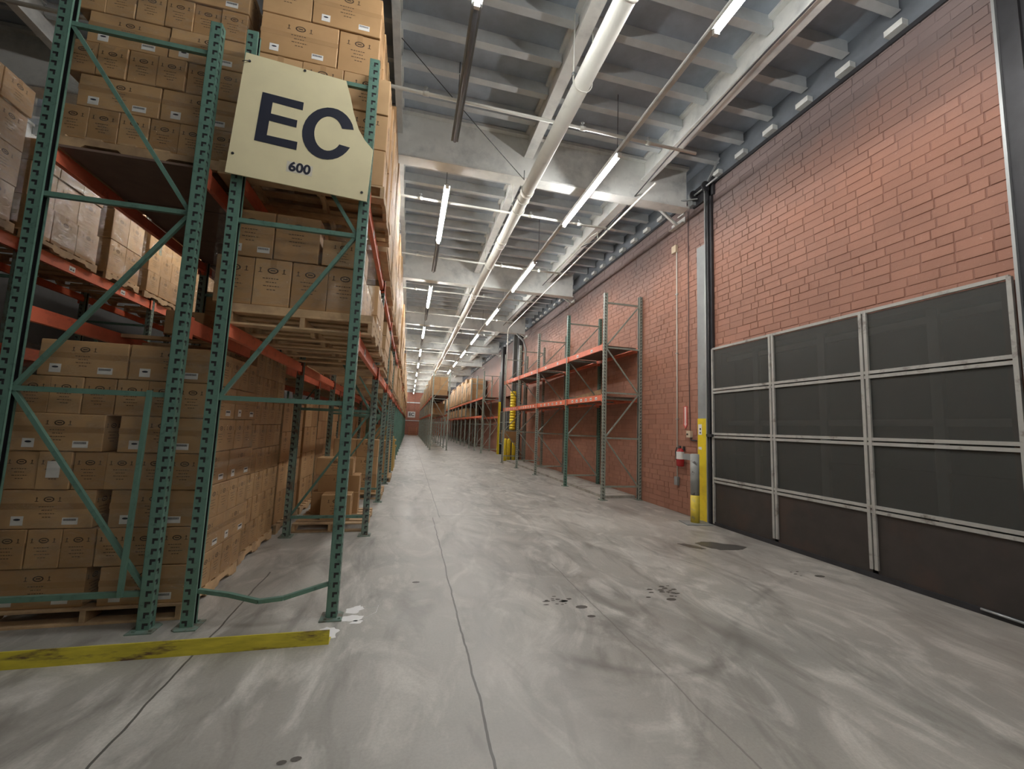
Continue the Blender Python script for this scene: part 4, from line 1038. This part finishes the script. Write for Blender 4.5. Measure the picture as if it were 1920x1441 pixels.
ar = thing('arrow_sign', 'red and white arrow sign pointing down at the fire extinguisher', 'sign', (XW - 0.016, 7.43, 0))
obj('red_plate', MB().prism([(-0.055, 2.17), (-0.055, 1.80), (-0.075, 1.80), (0, 1.71), (0.075, 1.80), (0.055, 1.80), (0.055, 2.17)], (0, 0, 0), (0, 1, 0), (0, 0, 1), (0.006, 0, 0)), REDS, ar)
obj('white_arrow', MB().prism([(-0.028, 2.155), (-0.028, 1.815), (-0.045, 1.815), (0, 1.75), (0.045, 1.815), (0.028, 1.815), (0.028, 2.155)], (-0.0015, 0, 0), (0, 1, 0), (0, 0, 1), (0.0012, 0, 0)), M('sign_pink_white', (0.82, 0.62, 0.58), 0.4), ar)
cb2 = thing('call_box', 'beige electrical box on the brick wall between the arrow sign and the plate', 'electrical box', (XW - 0.012, 7.27, 1.60))
obj('body', MB().box((-0.06, -0.06, -0.06), (0, 0.06, 0.07)), BEIGE, cb2)
obj('button', MB().tube([(-0.075, 0.02, 0.0), (-0.06, 0.02, 0.0)], 0.018, 12), BLACK, cb2)
obj('cable', MB().tube([(-0.012, 0.0, 0.07), (-0.012, 0.03, 1.2), (-0.012, 0.03, 4.7)], 0.007, 6), CABLE, cb2)
obj('stub_conduit', MB().tube([(-0.03, -0.05, -0.06), (-0.03, -0.05, -0.11), (-0.03, -0.22, -0.12)], 0.012, 6), BLACK, cb2)
cw = thing('wall_conduit', 'thin pale conduit running down the brick wall past the fire extinguisher', 'conduit', (XW - 0.03, 7.68, 0))
obj('pipe', MB().tube([(0, 0, 0.72), (0, 0.0, 5.62)], 0.012, 8), PIPE, cw)
obj('upper_box', MB().box((-0.04, -0.02, 5.56), (0.015, 0.13, 5.72)), BEIGE, cw)
obj('lower_box', MB().box((-0.04, -0.05, 0.55), (0.015, 0.05, 0.72)), GREYP, cw)
for z in (1.9, 3.3, 4.6): obj('clip', MB().box((-0.016, -0.03, z), (0.018, 0.03, z + 0.02)), GALV, cw)

# ------------------------------------------------------------------ second door bay farther along the wall
d2 = obj('door_2', MB().box((5.80, 20.9, 0), (5.86, 24.3, 3.4)), DARKM, kind='structure', label='dark doorway beyond the wall rack')
for i, (y0, y1, lb) in enumerate(((20.45, 20.85, 'black gate track on the wall behind the far end of the wall rack'), (24.35, 24.75, 'black gate track beside the tall thin yellow post'))):
    t = thing('gate_track', lb, 'gate track', (0, 0, 0))
    obj('channel', MB().box((XG - 0.15, y0, 0), (XG + 0.035, y1, 6.46)), BLACK, t); obj('edge_angle', MB().box((XG - 0.17, y1 - 0.02, 0), (XG - 0.12, y1 + 0.02, 6.4)), GALV, t)
yp = thing('corner_guard', 'tall thin yellow guard post at the far edge of the second doorway', 'post', (5.16, 24.4, 0))
obj('angle', MB().box((0, -0.08, 0), (0.02, 0.08, 3.1)).box((0, -0.08, 0), (0.12, -0.06, 3.1)), YELLOW, yp)
fg = thing('mesh_gate', 'grey mesh gate of the second doorway behind the yellow posts', 'gate', (5.28, 0, 0))
for k in range(4): obj('horizontal_rail', MB().box((-0.03, 21.0, 0.62 + k * 0.62), (0, 24.3, 0.66 + k * 0.62)), GREYP, fg)
for y in (21.0, 22.6, 24.25): obj('vertical_stile', MB().box((-0.03, y, 0.6), (0, y + 0.05, 2.5)), GREYP, fg)
obj('mesh_panel', MB().box((-0.012, 21.0, 0.62), (-0.008, 24.3, 2.48)), SCREEN, fg)
for k, (x, y, lb) in enumerate(((4.56, 19.7, 'yellow bollard behind the wall rack, the one nearest the aisle'), (4.80, 19.9, 'yellow bollard behind the wall rack, the middle one of three'), (5.12, 20.2, 'yellow bollard behind the wall rack, the one nearest the wall'))):
    b_ = thing('bollard', lb, 'bollard', (x, y, 0), group='yellow bollards behind the wall rack')
    obj('post', MB().tube([(0, 0, 0.01), (0, 0, 1.02), (0, 0, 1.06)], 0.09, 16, rs=[0.09, 0.09, 0.06]), YELLOW, b_); obj('base_plate', MB().box((-0.13, -0.13, 0), (0.13, 0.13, 0.012)), GREYP, b_)
ug = thing('column_guard', 'ribbed yellow guard wrapped high round the column behind the wall rack', 'column guard', (5.10, 20.56, 0))
gm = MB()
for k in range(14): gm.tube([(0, 0, 1.50 + k * 0.14), (0, 0, 1.61 + k * 0.14)], 0.15, 14)
obj('sleeve', MB().tube([(0, 0, 1.48), (0, 0, 3.44)], 0.14, 14), YELLOW, ug)
obj('ribs', gm, YELLOW, ug, kind='stuff')
obj('column', MB().box((-0.09, -0.09, 0), (0.09, 0.09, 6.5)), DARKM, ug)
wbz = thing('timber_board', 'brown timber board fixed across the bollards behind the wall rack', 'board', (4.45, 20.05, 0.86))
obj('board', MB().box((0, 0, 0), (0.85, 0.05, 0.60)), M('brown_board', (0.33, 0.19, 0.08), 0.7), wbz)
dp = thing('downpipe', 'grey downpipe with a bend below the roof, beyond the wall rack', 'pipe', (0, 0, 0))
obj('pipe', MB().tube([(4.75, 18.9, 6.05), (5.1, 18.95, 5.75), (5.22, 18.95, 5.4), (5.24, 18.95, 0.1)], 0.05, 10), GREYP, dp)
